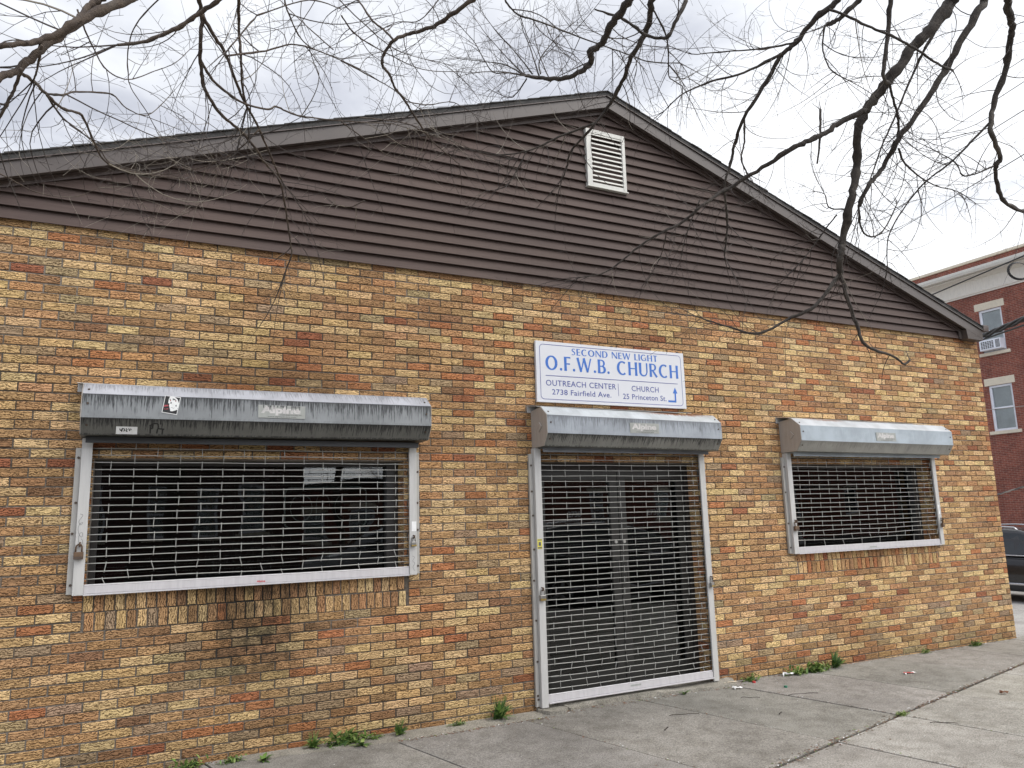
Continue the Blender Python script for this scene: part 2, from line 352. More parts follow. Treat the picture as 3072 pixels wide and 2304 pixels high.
for f in m.f:
    c = sum((m.v[i] for i in f), Vector()) / 4
    if c.x > 10.4 and c.y > -5: lotm.face([m.v[i] for i in f])
    else: keepf.append(f)
m.f = keepf; m.m = [0] * len(keepf)
tag(m.build('ground', M['asphalt']), kind='structure')
tag(lotm.build('parking_lot', M['lot']), kind='structure')

def clip(poly, a, b, c):     # keep a*x + b*y <= c
    out = []
    for i in range(len(poly)):
        p, q = poly[i], poly[(i + 1) % len(poly)]; dp = a * p[0] + b * p[1] - c; dq = a * q[0] + b * q[1] - c
        if dp <= 0: out.append(p)
        if dp * dq < 0:
            k = dp / (dp - dq); out.append((p[0] + (q[0] - p[0]) * k, p[1] + (q[1] - p[1]) * k))
    return out
SJ = [-9.4, -8.2, -7.0, -5.8, -4.6, -3.4, -2.2, -.8, .6, 1.88, 3.0, 4.223, 5.295, 6.40, 7.674, 8.85, 10.0, 11.2]
TJ = [-3.9, 0, 1.55, 3.1, 4.6]
r = random.Random(3); m = MB(); md = MB()
for i in range(len(SJ) - 1):
    for j in range(len(TJ) - 1):
        g = .006 if SJ[i + 1] not in (6.40, ) else .004
        gt = .013 if j <= 1 else .006
        q = [st(SJ[i] + g, TJ[j] + gt), st(SJ[i + 1] - g, TJ[j] + gt), st(SJ[i + 1] - g, TJ[j + 1] - gt), st(SJ[i] + g, TJ[j + 1] - gt)]
        q = clip([(p.x, p.y) for p in q], 0, 1, .06)
        if len(q) < 3: continue
        tone = r.uniform(.92, 1.08) * (1.0 if j == 0 else 1.18); dz = r.uniform(-.003, .003); tx, ty = r.uniform(-.0015, .0015), r.uniform(-.0015, .0015)
        cx = sum(p[0] for p in q) / len(q); cy = sum(p[1] for p in q) / len(q)
        Z = lambda p: gz(p[0]) + dz + tx * (p[0] - cx) + ty * (p[1] - cy)
        tn = (tone, tone * r.uniform(.985, 1.01), tone * r.uniform(.96, 1.0))
        def inset(k): return [(p[0] + (cx - p[0]) * min(.4, k / max(.05, math.hypot(cx - p[0], cy - p[1]))), p[1] + (cy - p[1]) * min(.4, k / max(.05, math.hypot(cx - p[0], cy - p[1])))) for p in q]
        q1 = inset(.035); q2 = inset(.055); q0 = inset(.008)
        L = [[(p[0], p[1], Z(p) - .10) for p in q], [(p[0], p[1], Z(p) - .006) for p in q], [(p[0], p[1], Z(p) - .0005) for p in q0], [(p[0], p[1], Z(p) - .0005) for p in q1], [(p[0], p[1], Z(p) + .001) for p in q2]]
        sg = 1 if sum(q[k][0] * q[(k + 1) % len(q)][1] - q[(k + 1) % len(q)][0] * q[k][1] for k in range(len(q))) > 0 else -1
        for a_, b_, tm in ((0, 1, .55), (1, 2, .8), (2, 3, 1.10), (3, 4, 1.02)):
            for k in range(len(q)):
                k2 = (k + 1) % len(q); f = [L[a_][k], L[a_][k2], L[b_][k2], L[b_][k]]
                m.face(f if sg > 0 else f[::-1], col=tuple(c * tm for c in tn))
        m.face(L[4] if sg > 0 else L[4][::-1], col=tn)
sw = tag(m.build('sidewalk', M['concrete']), kind='structure')
# soil under the joints
b0 = [st(SJ[0], TJ[0]), st(SJ[-1], TJ[0]), st(SJ[-1], TJ[-1]), st(SJ[0], TJ[-1])]
q = clip([(p.x, p.y) for p in b0], 0, 1, .05)
m = MB(); m.face([(p[0], p[1], gz(p[0]) - .016) for p in q][::-1]); 
tag(m.build('joint_soil', M['joint']), kind='structure')
# kerb at the roadside
m = MB(); K = [st(SJ[0], 4.605), st(SJ[-1], 4.605), st(SJ[-1], 4.755), st(SJ[0], 4.755)]
b = len(m.v); m.grid([(p.x, p.y, gz(p.x) - .003) for p in K] + [(p.x, p.y, -.2) for p in K], [(3, 2, 1, 0), (0, 1, 5, 4), (1, 2, 6, 5), (2, 3, 7, 6), (3, 0, 4, 7)])
tag(m.build('kerb', M['oldconc'], bevel=.012), kind='structure')
# worn concrete threshold in front of the door, cracked at its left end
def slab_poly(m, pts, zt, zb, r, wob=.012):
    P = []
    for i, p in enumerate(pts):
        q = pts[(i + 1) % len(pts)]; n = max(1, int(math.hypot(q[0] - p[0], q[1] - p[1]) / .07))
        for k in range(n): P.append((p[0] + (q[0] - p[0]) * k / n + r.uniform(-wob, wob), p[1] + (q[1] - p[1]) * k / n + (r.uniform(-wob, wob) if p[1] < .02 else 0)))
    n = len(P); top = [(x, y, zt(x, y)) for x, y in P]; bot = [(x, y, zb) for x, y in P]
    m.face(top)
    for i in range(n): j = (i + 1) % n; m.face([bot[i], bot[j], top[j], top[i]])
r = random.Random(5); m = MB()
zt = lambda x, y: .040 + .02 * min(y, 0) + (y < -.1) * -.022
slab_poly(m, [(3.62, -.13), (3.9, -.10), (4.3, -.07), (4.75, -.11), (5.2, -.17), (5.5, -.18), (5.56, -.05), (5.45, .16), (3.50, .16), (3.56, .0)], zt, -.05, r)
slab_poly(m, [(3.34, -.05), (3.40, -.16), (3.52, -.19), (3.61, -.12), (3.545, .0), (3.47, .13), (3.36, .13)], lambda x, y: .030 + .03 * min(y, 0), -.05, r, .008)
tag(m.build('threshold', M['oldconc'], bevel=.006), kind='structure')
# narrow strip of old concrete along the foot of the wall
m = MB(); slab_poly(m, [(.9, -.13), (1.5, -.20), (2.0, -.25), (2.7, -.23), (3.28, -.22), (3.36, -.07), (3.30, .05), (.8, .05)], lambda x, y: gz(x) + .010 + .03 * y, -.05, r, .015)
tag(m.build('wall_foot_strip', M['oldconc'], bevel=.006), kind='structure')

# ================================================================ CHURCH BUILDING
BX0, BX1, ZS = -1.75, 10.43, 3.905
PITCHC, BL = .0667, .2126
church = empty('brick_building', (0, 0, 0), 'low gabled building of mottled buff brick with brown siding above and three barred openings', 'building')
OPEN = [(-.20, 2.13, 1.225, 2.188), (3.45, 5.335, -.2, 2.188), (6.64, 9.045, 1.215, 2.188)]
SILLS = [(-.215, 2.17), (6.655, 9.06)]
PAL = dict(cream=(.73, .505, .25), straw=(.66, .435, .20), tan=(.53, .315, .148), brown=(.425, .242, .116), umber=(.32, .178, .092), orange=(.49, .205, .090), rust=(.37, .145, .072), olive=(.475, .345, .185), grey=(.405, .28, .17), salmon=(.55, .305, .140))
r = random.Random(11)
def brick_tone(x, z, sill=False):
    n = mnoise.noise(Vector((x * .55, z * .9, 3.1))) ; n2 = mnoise.noise(Vector((x * 1.3, z * 1.6, 9.1)))
    left = min(max((6.5 - x) / 7, 0), 1)
    w = dict(cream=2.5 + .6 * (1 - left), straw=1.5, tan=2.9 + .8 * (1 - left), brown=2.3 + .3 * left, umber=.08 + .16 * left, orange=.52 + .35 * (1 - left), rust=.32, olive=.15 + .35 * left + 3.0 * max(0, n2 - .18), grey=.15 + .22 * left, salmon=.5 + 1.7 * (1 - left))
    if sill: w.update(orange=.2 if x < 4 else 1.6, rust=.15 if x < 4 else .7, olive=.2)
    if z < .5: w['grey'] += 1.2; w['olive'] += .8; w['orange'] *= .8
    if n > .25: w['orange'] *= 2.2
    k = r.choices(list(w), list(w.values()))[0]; c = PAL[k]; v = r.uniform(.90, 1.10); d = 1.07 - .20 * left
    return tuple(max(0, a * v * d * r.uniform(.96, 1.04)) for a in c)
bw = MB()
def brick(x0, x1, z0, z1, y=0, vert=False, face='f', X=0, tone=None, depth=.02):
    """one brick: chamfered face, sides back into the mortar; face 'f' looks at -y, 'l' looks at -x (jamb on plane X)."""
    if x1 - x0 < .012 or z1 - z0 < .008: return
    y += r.uniform(-.0015, .0015); c = .0032; d = .0028
    rg = [(x0, z0, depth), (x1, z0, depth), (x1, z1, depth), (x0, z1, depth), (x0, z0, d), (x1, z0, d), (x1, z1, d), (x0, z1, d), (x0 + c, z0 + c, 0), (x1 - c, z0 + c, 0), (x1 - c, z1 - c, 0), (x0 + c, z1 - c, 0)]
    if face == 'f': V = [(a, y + q, b) for a, b, q in rg]
    else: V = [(X + q, a, b) for a, b, q in rg]
    fs = [(8, 9, 10, 11)] + [(4 + i, 4 + (i + 1) % 4, 8 + (i + 1) % 4, 8 + i) for i in range(4)] + [(i, (i + 1) % 4, 4 + (i + 1) % 4, 4 + i) for i in range(4)]
    if face != 'f': fs = [f[::-1] for f in fs]
    tone = tone or brick_tone((x0 + x1) / 2 if face == 'f' else X, (z0 + z1) / 2)
    ou, ov = r.uniform(0, 40), r.uniform(0, 40)
    if r.random() < .5: su = -1
    else: su = 1
    b = len(bw.v); bw.v += [Vector(p) for p in V]
    for f in fs:
        k = len(bw.f); bw.f.append(tuple(b + i for i in f)); bw.m.append(0)
        bw.uv[k] = [((rg[i][1], rg[i][0]) if vert else (rg[i][0], rg[i][1])) for i in f]; bw.uv[k] = [(su * u_ + ou, v_ + ov) for u_, v_ in bw.uv[k]]
        bw.c[k] = tone
J = .0095; HB = PITCHC - J
def cut_x(x0, x1, z0, z1):
    out = [(x0, x1)]
    boxes = [(a, b, c, d) for a, b, c, d in OPEN] + [(a, b, 1.005, 1.24) for a, b in SILLS]
    for a, b, c, d in boxes:
        if z1 > c + .02 and z0 < d - .01:
            nw = []
            for p, q in out:
                if q <= a or p >= b: nw.append((p, q)); continue
                if p < a - .01: nw.append((p, a - .004))
                if q > b + .01: nw.append((b + .004, q))
            out = nw
    return out
for k in range(-1, 60):
    zc = 3.824 - PITCHC * k; z0 = zc - HB / 2; z1 = zc + HB / 2
    wv = [r.uniform(-.0012, .0012) for _ in range(3)]
    ph = 2.59 if k % 2 == 0 else 2.484
    n = int((BX0 - ph) / BL) - 1; x = ph + n * BL + .004
    while x < BX1:
        x0 = max(x + r.uniform(-.0018, .0018), BX0); x1 = min(x + BL - J + r.uniform(-.0018, .0018), BX1)
        dz = wv[0] + .0012 * sin(x * 1.7 + k) + r.uniform(-.0012, .0012)
        if x1 > x0:
            zt_ = min(z1 + dz, ZS + .03)
            for p, q in cut_x(x0, x1, z0, z1): brick(p, q, z0 + dz, zt_)
        x += BL
for a, b in SILLS:            # two rows of bricks on end under each window
    for row, (z0, z1, yo) in enumerate(((1.122, 1.232, -.004), (.993, 1.112, -.002))):
        x = a + .004 + (.012 if row else 0)
        while x < b - .03:
            w = .0575 + r.uniform(-.002, .002); x1 = min(x + w, b)
            brick(x, x1, z0 + r.uniform(-.003, .003), z1 + r.uniform(-.003, .003), yo, True, tone=brick_tone(x, z0, True)); x += .0672
for (a, b, c, d) in OPEN:     # brick returns on the right-hand jamb of each opening
    for k in range(24, 60):
        zc = 3.824 - PITCHC * k
        if zc > d - .03 or zc < c + .02: continue
        if k % 2: brick(.008, .098, zc - HB / 2, zc + HB / 2, face='l', X=b - .0); brick(.108, .165, zc - HB / 2, zc + HB / 2, face='l', X=b)
        else: brick(.008, .165, zc - HB / 2, zc + HB / 2, face='l', X=b)
bwo = bw.build('brick_wall', M['brick'], church)
# mortar bed behind the bricks, with the openings left out, and the rest of the wall's thickness
mb = MB()
xs = sorted({BX0 + .003, BX1 - .003} | {v for o in OPEN for v in (o[0], o[1])}); zs = sorted({-.3, ZS + .02} | {v for o in OPEN for v in (o[2], o[3])})
def solid(x, z): return not any(o[0] < x < o[1] and o[2] < z < o[3] for o in OPEN)
for i in range(len(xs) - 1):
    for j in range(len(zs) - 1):
        if solid((xs[i] + xs[i + 1]) / 2, (zs[j] + zs[j + 1]) / 2):
            mb.face([(xs[i], .0075, zs[j]), (xs[i + 1], .0075, zs[j]), (xs[i + 1], .0075, zs[j + 1]), (xs[i], .0075, zs[j + 1])])
for a, b, c, d in OPEN:       # reveals
    mb.face([(a, .0075, c), (a, .0075, d), (a, .30, d), (a, .30, c)]); mb.face([(b + .006, .0075, c), (b + .006, .30, c), (b + .006, .30, d), (b + .006, .0075, d)])
    mb.face([(a, .0075, d), (b, .0075, d), (b, .30, d), (a, .30, d)]); mb.face([(a, .0075, c), (a, .30, c), (b, .30, c), (b, .0075, c)])
mb.build('mortar', M['mortar'], bwo)
mb = MB()                     # side and back walls
mb.box(BX0 + .004, BX0 + .25, .03, 15, -.3, 3.98); mb.box(BX1 - .25, BX1 - .004, .03, 15, -.6, 3.98); mb.box(BX0 + .26, BX1 - .26, 14.75, 14.99, -.3, 3.98)
mb.build('side_wall', M['tanside'], church)
mb = MB()                     # rooms behind the glass
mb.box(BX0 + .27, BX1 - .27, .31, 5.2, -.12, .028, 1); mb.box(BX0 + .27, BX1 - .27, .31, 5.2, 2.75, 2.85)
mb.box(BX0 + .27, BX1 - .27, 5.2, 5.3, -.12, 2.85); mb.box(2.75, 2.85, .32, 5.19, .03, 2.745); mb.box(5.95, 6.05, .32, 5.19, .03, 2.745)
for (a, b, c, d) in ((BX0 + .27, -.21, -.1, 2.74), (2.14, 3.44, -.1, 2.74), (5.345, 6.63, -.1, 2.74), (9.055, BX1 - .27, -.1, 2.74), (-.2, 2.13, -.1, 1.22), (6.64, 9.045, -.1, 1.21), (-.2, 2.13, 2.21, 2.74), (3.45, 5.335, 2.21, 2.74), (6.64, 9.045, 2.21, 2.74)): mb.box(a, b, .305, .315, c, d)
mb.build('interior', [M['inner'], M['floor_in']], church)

# siding: overlapping boards clipped by the roof slopes
AP = (4.352, 6.12); SL = .337; YF = -.12
def roof_z(x): return AP[1] - SL * abs(x - AP[0])
sd = MB(); EXP = .0988; r = random.Random(21); z = ZS; kk = 0
sl_under = lambda x: roof_z(x) - .215
while z < AP[1] - .2:
    zt_ = z + EXP + .012
    hw = (AP[1] - .20 - z) / SL
    xa, xb = max(BX0, AP[0] - hw), min(BX1 - .07 if z < 4.3 else BX1, AP[0] + hw)
    seams = [xa]; x = xa + (r.uniform(.8, 3.4))
    while x < xb - .4: seams.append(x); x += 3.66
    seams.append(xb)
    for i in range(len(seams) - 1):
        p, q = seams[i], seams[i + 1] - .0012; tn = r.uniform(.95, 1.05); lift = .0015 * (i % 2)
        def pt(x, zz, yy): return (x, yy - lift, zz)
        prof = [(z + EXP * 1.12, -.001), (z + .005, -.0340), (z, -.0350), (z + .0015, -.033), (z + .006, -.004), (z + .012, .003)]
        pr = [[pt(p, a, b) for a, b in prof], [pt(q, a, b) for a, b in prof]]
        for j in range(len(prof) - 1):
            sd.face([pr[0][j], pr[0][j + 1], pr[1][j + 1], pr[1][j]], col=(tn, tn, tn))
        sd.face([pt(q, a, b) for a, b in prof], col=(.6, .6, .6))
    z += EXP; kk += 1
sd.build('siding', M['siding'], church)
# roof
def slope_pt(sgn, d, up):    # d = horizontal distance from ridge
    return (AP[0] + sgn * d, AP[1] - SL * d + up)
HALF = 6.03
ro = MB()
ro.prism([slope_pt(-1, HALF, -.012), (AP[0], AP[1] - .012), slope_pt(1, HALF, -.012), slope_pt(1, HALF, -.06), (AP[0], AP[1] - .06), slope_pt(-1, HALF, -.06)], 'y', YF - .012, 15.3)
for sgn in (-1, 1):
    d = 0; r = random.Random(31)
    while d < HALF:
        d2 = min(d + .138, HALF + .012); h = r.uniform(.005, .009); je = r.uniform(-.004, .006)
        poly = [slope_pt(sgn, d, -.011), slope_pt(sgn, d2, -.012), slope_pt(sgn, d2, -.012 + h + .006), slope_pt(sgn, d, -.005)]
        ro.prism(poly if sgn < 0 else poly[::-1], 'y', YF - .025 + je, 15.32); d = d2
roof = ro.build('roof', M['shingle'], church)
for sgn in (-1, 1):
    f = MB(); mk = lambda d0, d1, a, b: [slope_pt(sgn, d0, a), slope_pt(sgn, d1, a), slope_pt(sgn, d1, b), slope_pt(sgn, d0, b)]
    e = .0005 if sgn > 0 else 0
    f.prism(mk(e, HALF, -.0605, -.185), 'y', YF, YF + .022)
    f.prism(mk(e, HALF, -.165, -.186), 'y', YF + .0225, YF + .035)
    fo = f.build('rake_fascia', M['fascia'], church, bevel=.002)
    d_ = MB(); d_.prism(mk(e, HALF, -.0125, -.058), 'y', YF - .010, YF + .02); d_.prism(mk(e, HALF, -.055, -.062), 'y', YF - .016, YF - .0105); d_.build('drip_edge', M['drip'], fo)
    s_ = MB(); s_.prism(mk(e, HALF - .02, -.150, -.164), 'y', YF + .0225, -.004); s_.build('soffit', M['soffit'], church)
    c_ = MB(); c_.prism(mk(e, HALF - .3, -.1645, -.222), 'y', -.038, -.026); c_.prism(mk(e, HALF - .3, -.1645, -.190), 'y', -.060, -.0385); c_.build('edge_channel', M['drip'], church)
# boxed return at the lower right end of the rake, end of the gutter behind it
bx = MB(); zb = 3.885
bx.prism([(10.045, zb + .005), (10.36, zb), (10.372, roof_z(10.372) - .187), (10.03, roof_z(10.03) - .187)], 'y', YF - .002, -.002)
bx.prism([(9.985, zb + .012), (10.04, zb + .012), (10.025, 4.06), (9.975, 4.075)], 'y', -.05, -.028, )
bx.build('boxed_return', M['fascia'], church, bevel=.002)
gt = MB(); gt.prism([(10.385, 4.02), (10.50, 4.02), (10.51, 4.10), (10.50, 4.105), (10.385, 4.105)], 'y', YF - .02, 15.2)
gt.build('gutter', M['drip'], church, bevel=.002)
# gable vent
VX0, VX1, VZ0, VZ1 = 4.112, 4.600, 5.046, 5.685
v = MB(); t_ = .062
for a, b, c, d in ((VX0, VX0 + t_, VZ0, VZ1), (VX1 - t_ * .65, VX1, VZ0, VZ1)): v.box(a, b, -.055, .01, c, d)
for c, d in ((VZ0, VZ0 + t_ * .7), (VZ1 - t_ * .75, VZ1)): v.box(VX0 + t_ + .0005, VX1 - t_ * .65 - .0005, -.053, .01, c, d)
v.box(VX0 - .012, VX1 + .012, -.068, .01, VZ0 - .014, VZ0 - .001)
vent = v.build('gable_vent', M['white'], church, bevel=.003)
lv = MB(); n = 11
for i in range(n):
    zc = VZ0 + .075 + i * (VZ1 - VZ0 - .13) / (n - 1)
    lv.prism([(-.050, zc - .009), (-.044, zc - .011), (-.040, zc + .006), (-.046, zc + .008)], 'x', VX0 + t_ - .002, VX1 - t_ * .65 + .002)
lv.build('louvre', M['white'], vent)
bk = MB(); bk.box(VX0 + .01, VX1 - .01, -.0035, -.0015, VZ0 + .01, VZ1 - .01); bk.build('vent_screen', M['dark'], vent)

# windows and doors behind the grilles
def pane_box(mb, x0, x1, z0, z1, y): mb.box(x0, x1, y, y + .006, z0, z1)
for (a, b, c, d), lab in ((OPEN[0], None), (OPEN[2], None)):
    f = MB(); w = .045; wr = .105
    f.box(a + .001, a + w, .17, .25, c + .001, d - .001); f.box(b - wr, b - .001, .150, .25, c + .001, d - .001)
    f.box(a + w + .001, b - wr - .001, .17, .25, c + .001, c + w); f.box(a + w + .001, b - wr - .001, .17, .25, d - w * .8, d - .001)
    fo = f.build('window', M['bronze'], church, bevel=.003)
    p = MB(); pane_box(p, a + w - .004, b - wr + .004, c + w - .004, d - w * .8 + .004, .206); p.build('pane', M['glass'], fo)
a, b, c, d = OPEN[1]
f = MB(); f.box(a + .001, a + .05, .16, .26, .03, d - .001); f.box(b - .05, b - .001, .162, .26, .03, d - .001); f.box(a + .051, b - .051, .16, .26, 2.125, d - .001); f.box(a + .051, b - .051, .158, .28, .031, .046)
frm = f.build('door_frame', M['bronze'], church, bevel=.003)
mid = 4.440
for x0, x1 in ((a + .056, mid - .004), (mid + .004, b - .056)):
    f = MB(); s = .092; z0, z1 = .055, 2.118
    f.box(x0, x0 + s, .175, .222, z0, z1); f.box(x1 - s, x1, .175, .222, z0, z1); f.box(x0 + s + .0005, x1 - s - .0005, .176, .221, z0, z0 + .17); f.box(x0 + s + .0005, x1 - s - .0005, .176, .221, z1 - .085, z1)
    door = f.build('door', M['alu'], church, bevel=.003)
    p = MB(); pane_box(p, x0 + s - .004, x1 - s + .004, z0 + .166, z1 - .081, .196); p.build('pane', M['glass'], door)
    h = MB(); hx = x1 - s * .5 if x0 < mid - .5 else x0 + s * .5
    h.tube([(hx, .176, 1.02), (hx, .140, 1.02), (hx, .140, 1.24), (hx, .176, 1.24)], .008, 8); h.build('door_handle', M['bronze'], door, smooth=True)
    h = MB(); h.cyl((hx, .178, 1.42), (hx, .164, 1.42), .016, 12); h.build('door_lock', M['flange'], door)
# ---------------------------------------------------------------- lettering
def text_mesh(name, body, w, h, p, mat, parent, align='CENTER', origin=(0, 0, 0), ux=(1, 0, 0), uz=(0, 0, 1), bold=0, thick=.0006, spacing=1.0):
    """flat lettering fitted to width w and cap height h, its centre (or left end) at p, on the plane spanned by ux, uz."""
    cu = bpy.data.curves.new('t', 'FONT'); cu.body = body; cu.size = 1; cu.offset = bold; cu.space_character = spacing; cu.resolution_u = 3
    o = bpy.data.objects.new('t', cu); COL.objects.link(o); dg = bpy.context.evaluated_depsgraph_get()
    me = bpy.data.meshes.new_from_object(o.evaluated_get(dg)); bpy.data.objects.remove(o); bpy.data.curves.remove(cu)
    vs = [v.co.copy() for v in me.vertices]; x0 = min(v.x for v in vs); x1 = max(v.x for v in vs)
    cap = .729; sx = w / (x1 - x0); sz = h / cap; ux, uz = Vector(ux), Vector(uz); nrm = uz.cross(ux); nrm.normalize()
    off = (x0 + x1) / 2 if align == 'CENTER' else x0
    m = MB(); P = Vector(p); nr = -ux.cross(uz) * 0 + ux.cross(uz)
    b = [P + ux * ((v.x - off) * sx) + uz * (v.y * sz) for v in vs]
    m.v = b; m.f = [tuple(f.vertices) for f in me.polygons]; m.m = [0] * len(m.f)
    bpy.data.meshes.remove(me)
    return m.build(name, mat, parent, origin)
def ribbon(m, pts, ws, y, X, Z, sx, sz, smooth=True, steps=6):
    """a stroke of varying width in letter units, laid on the plane y."""
    P = [Vector((a, b)) for a, b in pts]
    if not hasattr(ws, '__len__'): ws = [ws] * len(P)
    if smooth and len(P) > 2:
        Q, W = [], []
        for i in range(len(P) - 1):
            p0, p1, p2, p3 = P[max(i - 1, 0)], P[i], P[i + 1], P[min(i + 2, len(P) - 1)]
            for k in range(steps):
                t = k / steps
                Q.append(.5 * ((2 * p1) + (p2 - p0) * t + (2 * p0 - 5 * p1 + 4 * p2 - p3) * t * t + (3 * p1 - p0 - 3 * p2 + p3) * t ** 3)); W.append(ws[i] + (ws[i + 1] - ws[i]) * t)
        Q.append(P[-1]); W.append(ws[-1])
    else: Q, W = P, list(ws)
    L = []
    for i, q in enumerate(Q):
        t = Q[min(i + 1, len(Q) - 1)] - Q[max(i - 1, 0)]; t.normalize(); n = Vector((-t.y, t.x)) * W[i] / 2
        L.append(((X + (q.x + n.x) * sx, y, Z + (q.y + n.y) * sz), (X + (q.x - n.x) * sx, y, Z + (q.y - n.y) * sz)))
    b = len(m.v)
    for a, c in L: m.v += [Vector(a), Vector(c)]
    for i in range(len(L) - 1): m.f.append((b + 2 * i, b + 2 * i + 1, b + 2 * i + 3, b + 2 * i + 2)); m.m.append(0)
def arc(cx, cy, rx, ry, a0, a1, n=12): return [(cx + rx * cos(rad(a0 + (a1 - a0) * i / n)), cy + ry * sin(rad(a0 + (a1 - a0) * i / n))) for i in range(n + 1)]
TK, TN = .205, .098
def stem(x, z0=0, z1=1, w=TK): return ([(x, z0), (x, z0 + .08), (x, (z0 + z1) / 2), (x, z1 - .08), (x, z1)], [w * 1.14, w * 1.0, w * .90, w * 1.0, w * 1.14], True)
def ow(n, thick=TK, thin=TN, a0=0, a1=360): return [thin + (thick - thin) * abs(cos(rad(a0 + (a1 - a0) * i / n))) ** 1.4 for i in range(n + 1)]
def glyph(ch):
    h = TK / 2
    if ch == 'O': return .92, [(arc(.46, .5, .46 - h, .5 - TN / 2 + .01, 0, 360, 28), ow(28), False)]
    if ch == 'C': return .80, [(arc(.46, .5, .46 - h, .5 - TN / 2 + .01, 52, 308, 22), ow(22, TK, .10, 52, 308), False)]
    if ch == 'G': return .86, [(arc(.46, .5, .46 - h, .5 - TN / 2 + .01, 50, 300, 22), ow(22, TK, .10, 50, 300), False), stem(.76, .07, .46, TK * .85)]
    if ch == 'S': return .56, [([(.50, .86), (.40, .945), (.26, .95), (.12, .85), (.12, .70), (.27, .56), (.42, .44), (.46, .28), (.38, .10), (.22, .05), (.05, .14)], [.09, .085, .09, .13, .15, .17, .17, .14, .10, .085, .10], True)]
    if ch == 'E': return .52, [stem(h), ([(h * 1.2, .955), (.50, .955)], [.085, .11], False), ([(h * 1.2, .52), (.46, .52)], [.08, .10], False), ([(h * 1.2, .045), (.52, .045)], [.085, .11], False)]
    if ch == 'F': return .50, [stem(h), ([(h * 1.2, .955), (.50, .955)], [.085, .11], False), ([(h * 1.2, .50), (.45, .50)], [.08, .10], False)]
    if ch == 'L': return .48, [stem(h), ([(h * 1.2, .045), (.48, .045)], [.085, .11], False)]
    if ch == 'I': return .18, [stem(h)]
    if ch == 'T': return .64, [stem(.32), ([(0, .955), (.64, .955)], [.11, .085], False)]
    if ch == 'H': return .76, [stem(h), stem(.76 - h), ([(h, .52), (.76 - h, .52)], .08, False)]
    if ch == 'N': return .80, [stem(.06, 0, 1, .11), stem(.74, 0, 1, .11), ([(.08, .98), (.72, .02)], [.17, .17], False)]
    if ch == 'D': return .80, [stem(h), ([(h, .955)] + arc(.34, .5, .46 - h, .455, 90, -90, 14) + [(h, .045)], [.085] + ow(14, TK, .085, 90, -90) + [.085], False)]
    if ch == 'U': return .74, [([(h, 1), (h, .36)] + arc(.37, .36, .37 - h * .8, .32, 180, 360, 12)[1:-1] + [(.74 - .07, .36), (.74 - .07, 1)], [TK * 1.1, TK * .95] + [TK - (TK - .10) * min(1, i / 6) for i in range(1, 12)] + [.11, .13], False)]
    if ch == 'W': return 1.14, [([(.05, 1), (.30, 0)], [.19, .16], False), ([(.30, 0), (.56, 1)], [.09, .10], False), ([(.54, 1), (.82, 0)], [.19, .16], False), ([(.82, 0), (1.09, 1)], [.09, .11], False)]
    if ch == 'B': return .60, [stem(h), ([(h, .955)] + arc(.30, .735, .21, .222, 90, -90, 10) + [(h, .515)], [.08] + ow(10, .15, .08, 90, -90) + [.08], False), ([(h, .512)] + arc(.32, .28, .235, .236, 90, -90, 10) + [(h, .045)], [.08] + ow(10, TK, .085, 90, -90) + [.085], False)]
    if ch == 'R': return .66, [stem(h), ([(h, .955)] + arc(.31, .73, .21, .227, 90, -90, 10) + [(h, .505)], [.08] + ow(10, .155, .08, 90, -90) + [.08], False), ([(.26, .50), (.62, .0)], [.14, .18], False)]
    if ch == '.': return .20, [(arc(.10, .09, .05, .05, 0, 360, 10), .10, False)]
    return .30, []
def headline(name, body, xl, xr, zbase, cap, y, mat, parent, origin, squeeze=1.0):
    gap = .15; tot = 0
    for ch in body: tot += glyph(ch)[0] + gap
    tot -= gap; sx = (xr - xl) / tot; m = MB(); x = xl; k = 0
    for ch in body:
        w, strokes = glyph(ch)
        for pts, ws, sm in strokes:
            ribbon(m, pts, ws, y - .00012 * (k % 4), x, zbase, sx, cap, sm); k += 1
        x += (w + gap) * sx
    return m.build(name, mat, parent, origin)

# ---------------------------------------------------------------- church sign
SX0, SX1, SZ0, SZ1, SY = 3.438, 5.222, 2.757, 3.350, -.034
o3 = (4.33, 0, 2.757)
sign = empty('church_sign', o3, 'white board sign with blue church lettering and a bent arrow above the barred door', 'sign')
m = MB(); m.box(SX0, SX1, SY, -.004, SZ0, SZ1); m.build('panel', M['sign'], sign, o3, bevel=.002)
def sg(fx, fz): return SX0 + fx * (SX1 - SX0), SZ1 - fz * (SZ1 - SZ0)
ys = SY - .0012
def rrect(x0, x1, z0, z1, r_):
    p = []
    for cx, cz, a in ((x1 - r_, z1 - r_, 0), (x0 + r_, z1 - r_, 90), (x0 + r_, z0 + r_, 180), (x1 - r_, z0 + r_, 270)): p += arc(cx, cz, r_, r_, a, a + 90, 5)
    return p + p[:1]
m = MB(); x0, z1 = sg(.024, .052); x1, z0 = sg(.976, .950); ribbon(m, rrect(x0, x1, z0, z1, .035), .005, ys, 0, 0, 1, 1, False)
a, z = sg(.056, .545)[0], sg(.056, .563)[1]; b = sg(.945, .5)[0]; ribbon(m, [(a, z), (b, z)], .006, ys - .0002, 0, 0, 1, 1, False)
x, za = sg(.522, .625); _, zb_ = sg(.522, .838); ribbon(m, [(x, za), (x, zb_)], .005, ys - .0002, 0, 0, 1, 1, False)
m.build('border_line', M['thinblue'], sign, o3)
def line_(fx0, fx1, ztop, zbot): return sg(fx0, 0)[0], sg(fx1, 0)[0], sg(0, zbot)[1], (zbot - ztop) * (SZ1 - SZ0)
a, b, z, h = line_(.223, .806, .085, .195); headline('heading', 'SECOND NEW LIGHT', a, b, z, h, ys, M['blue'], sign, o3)
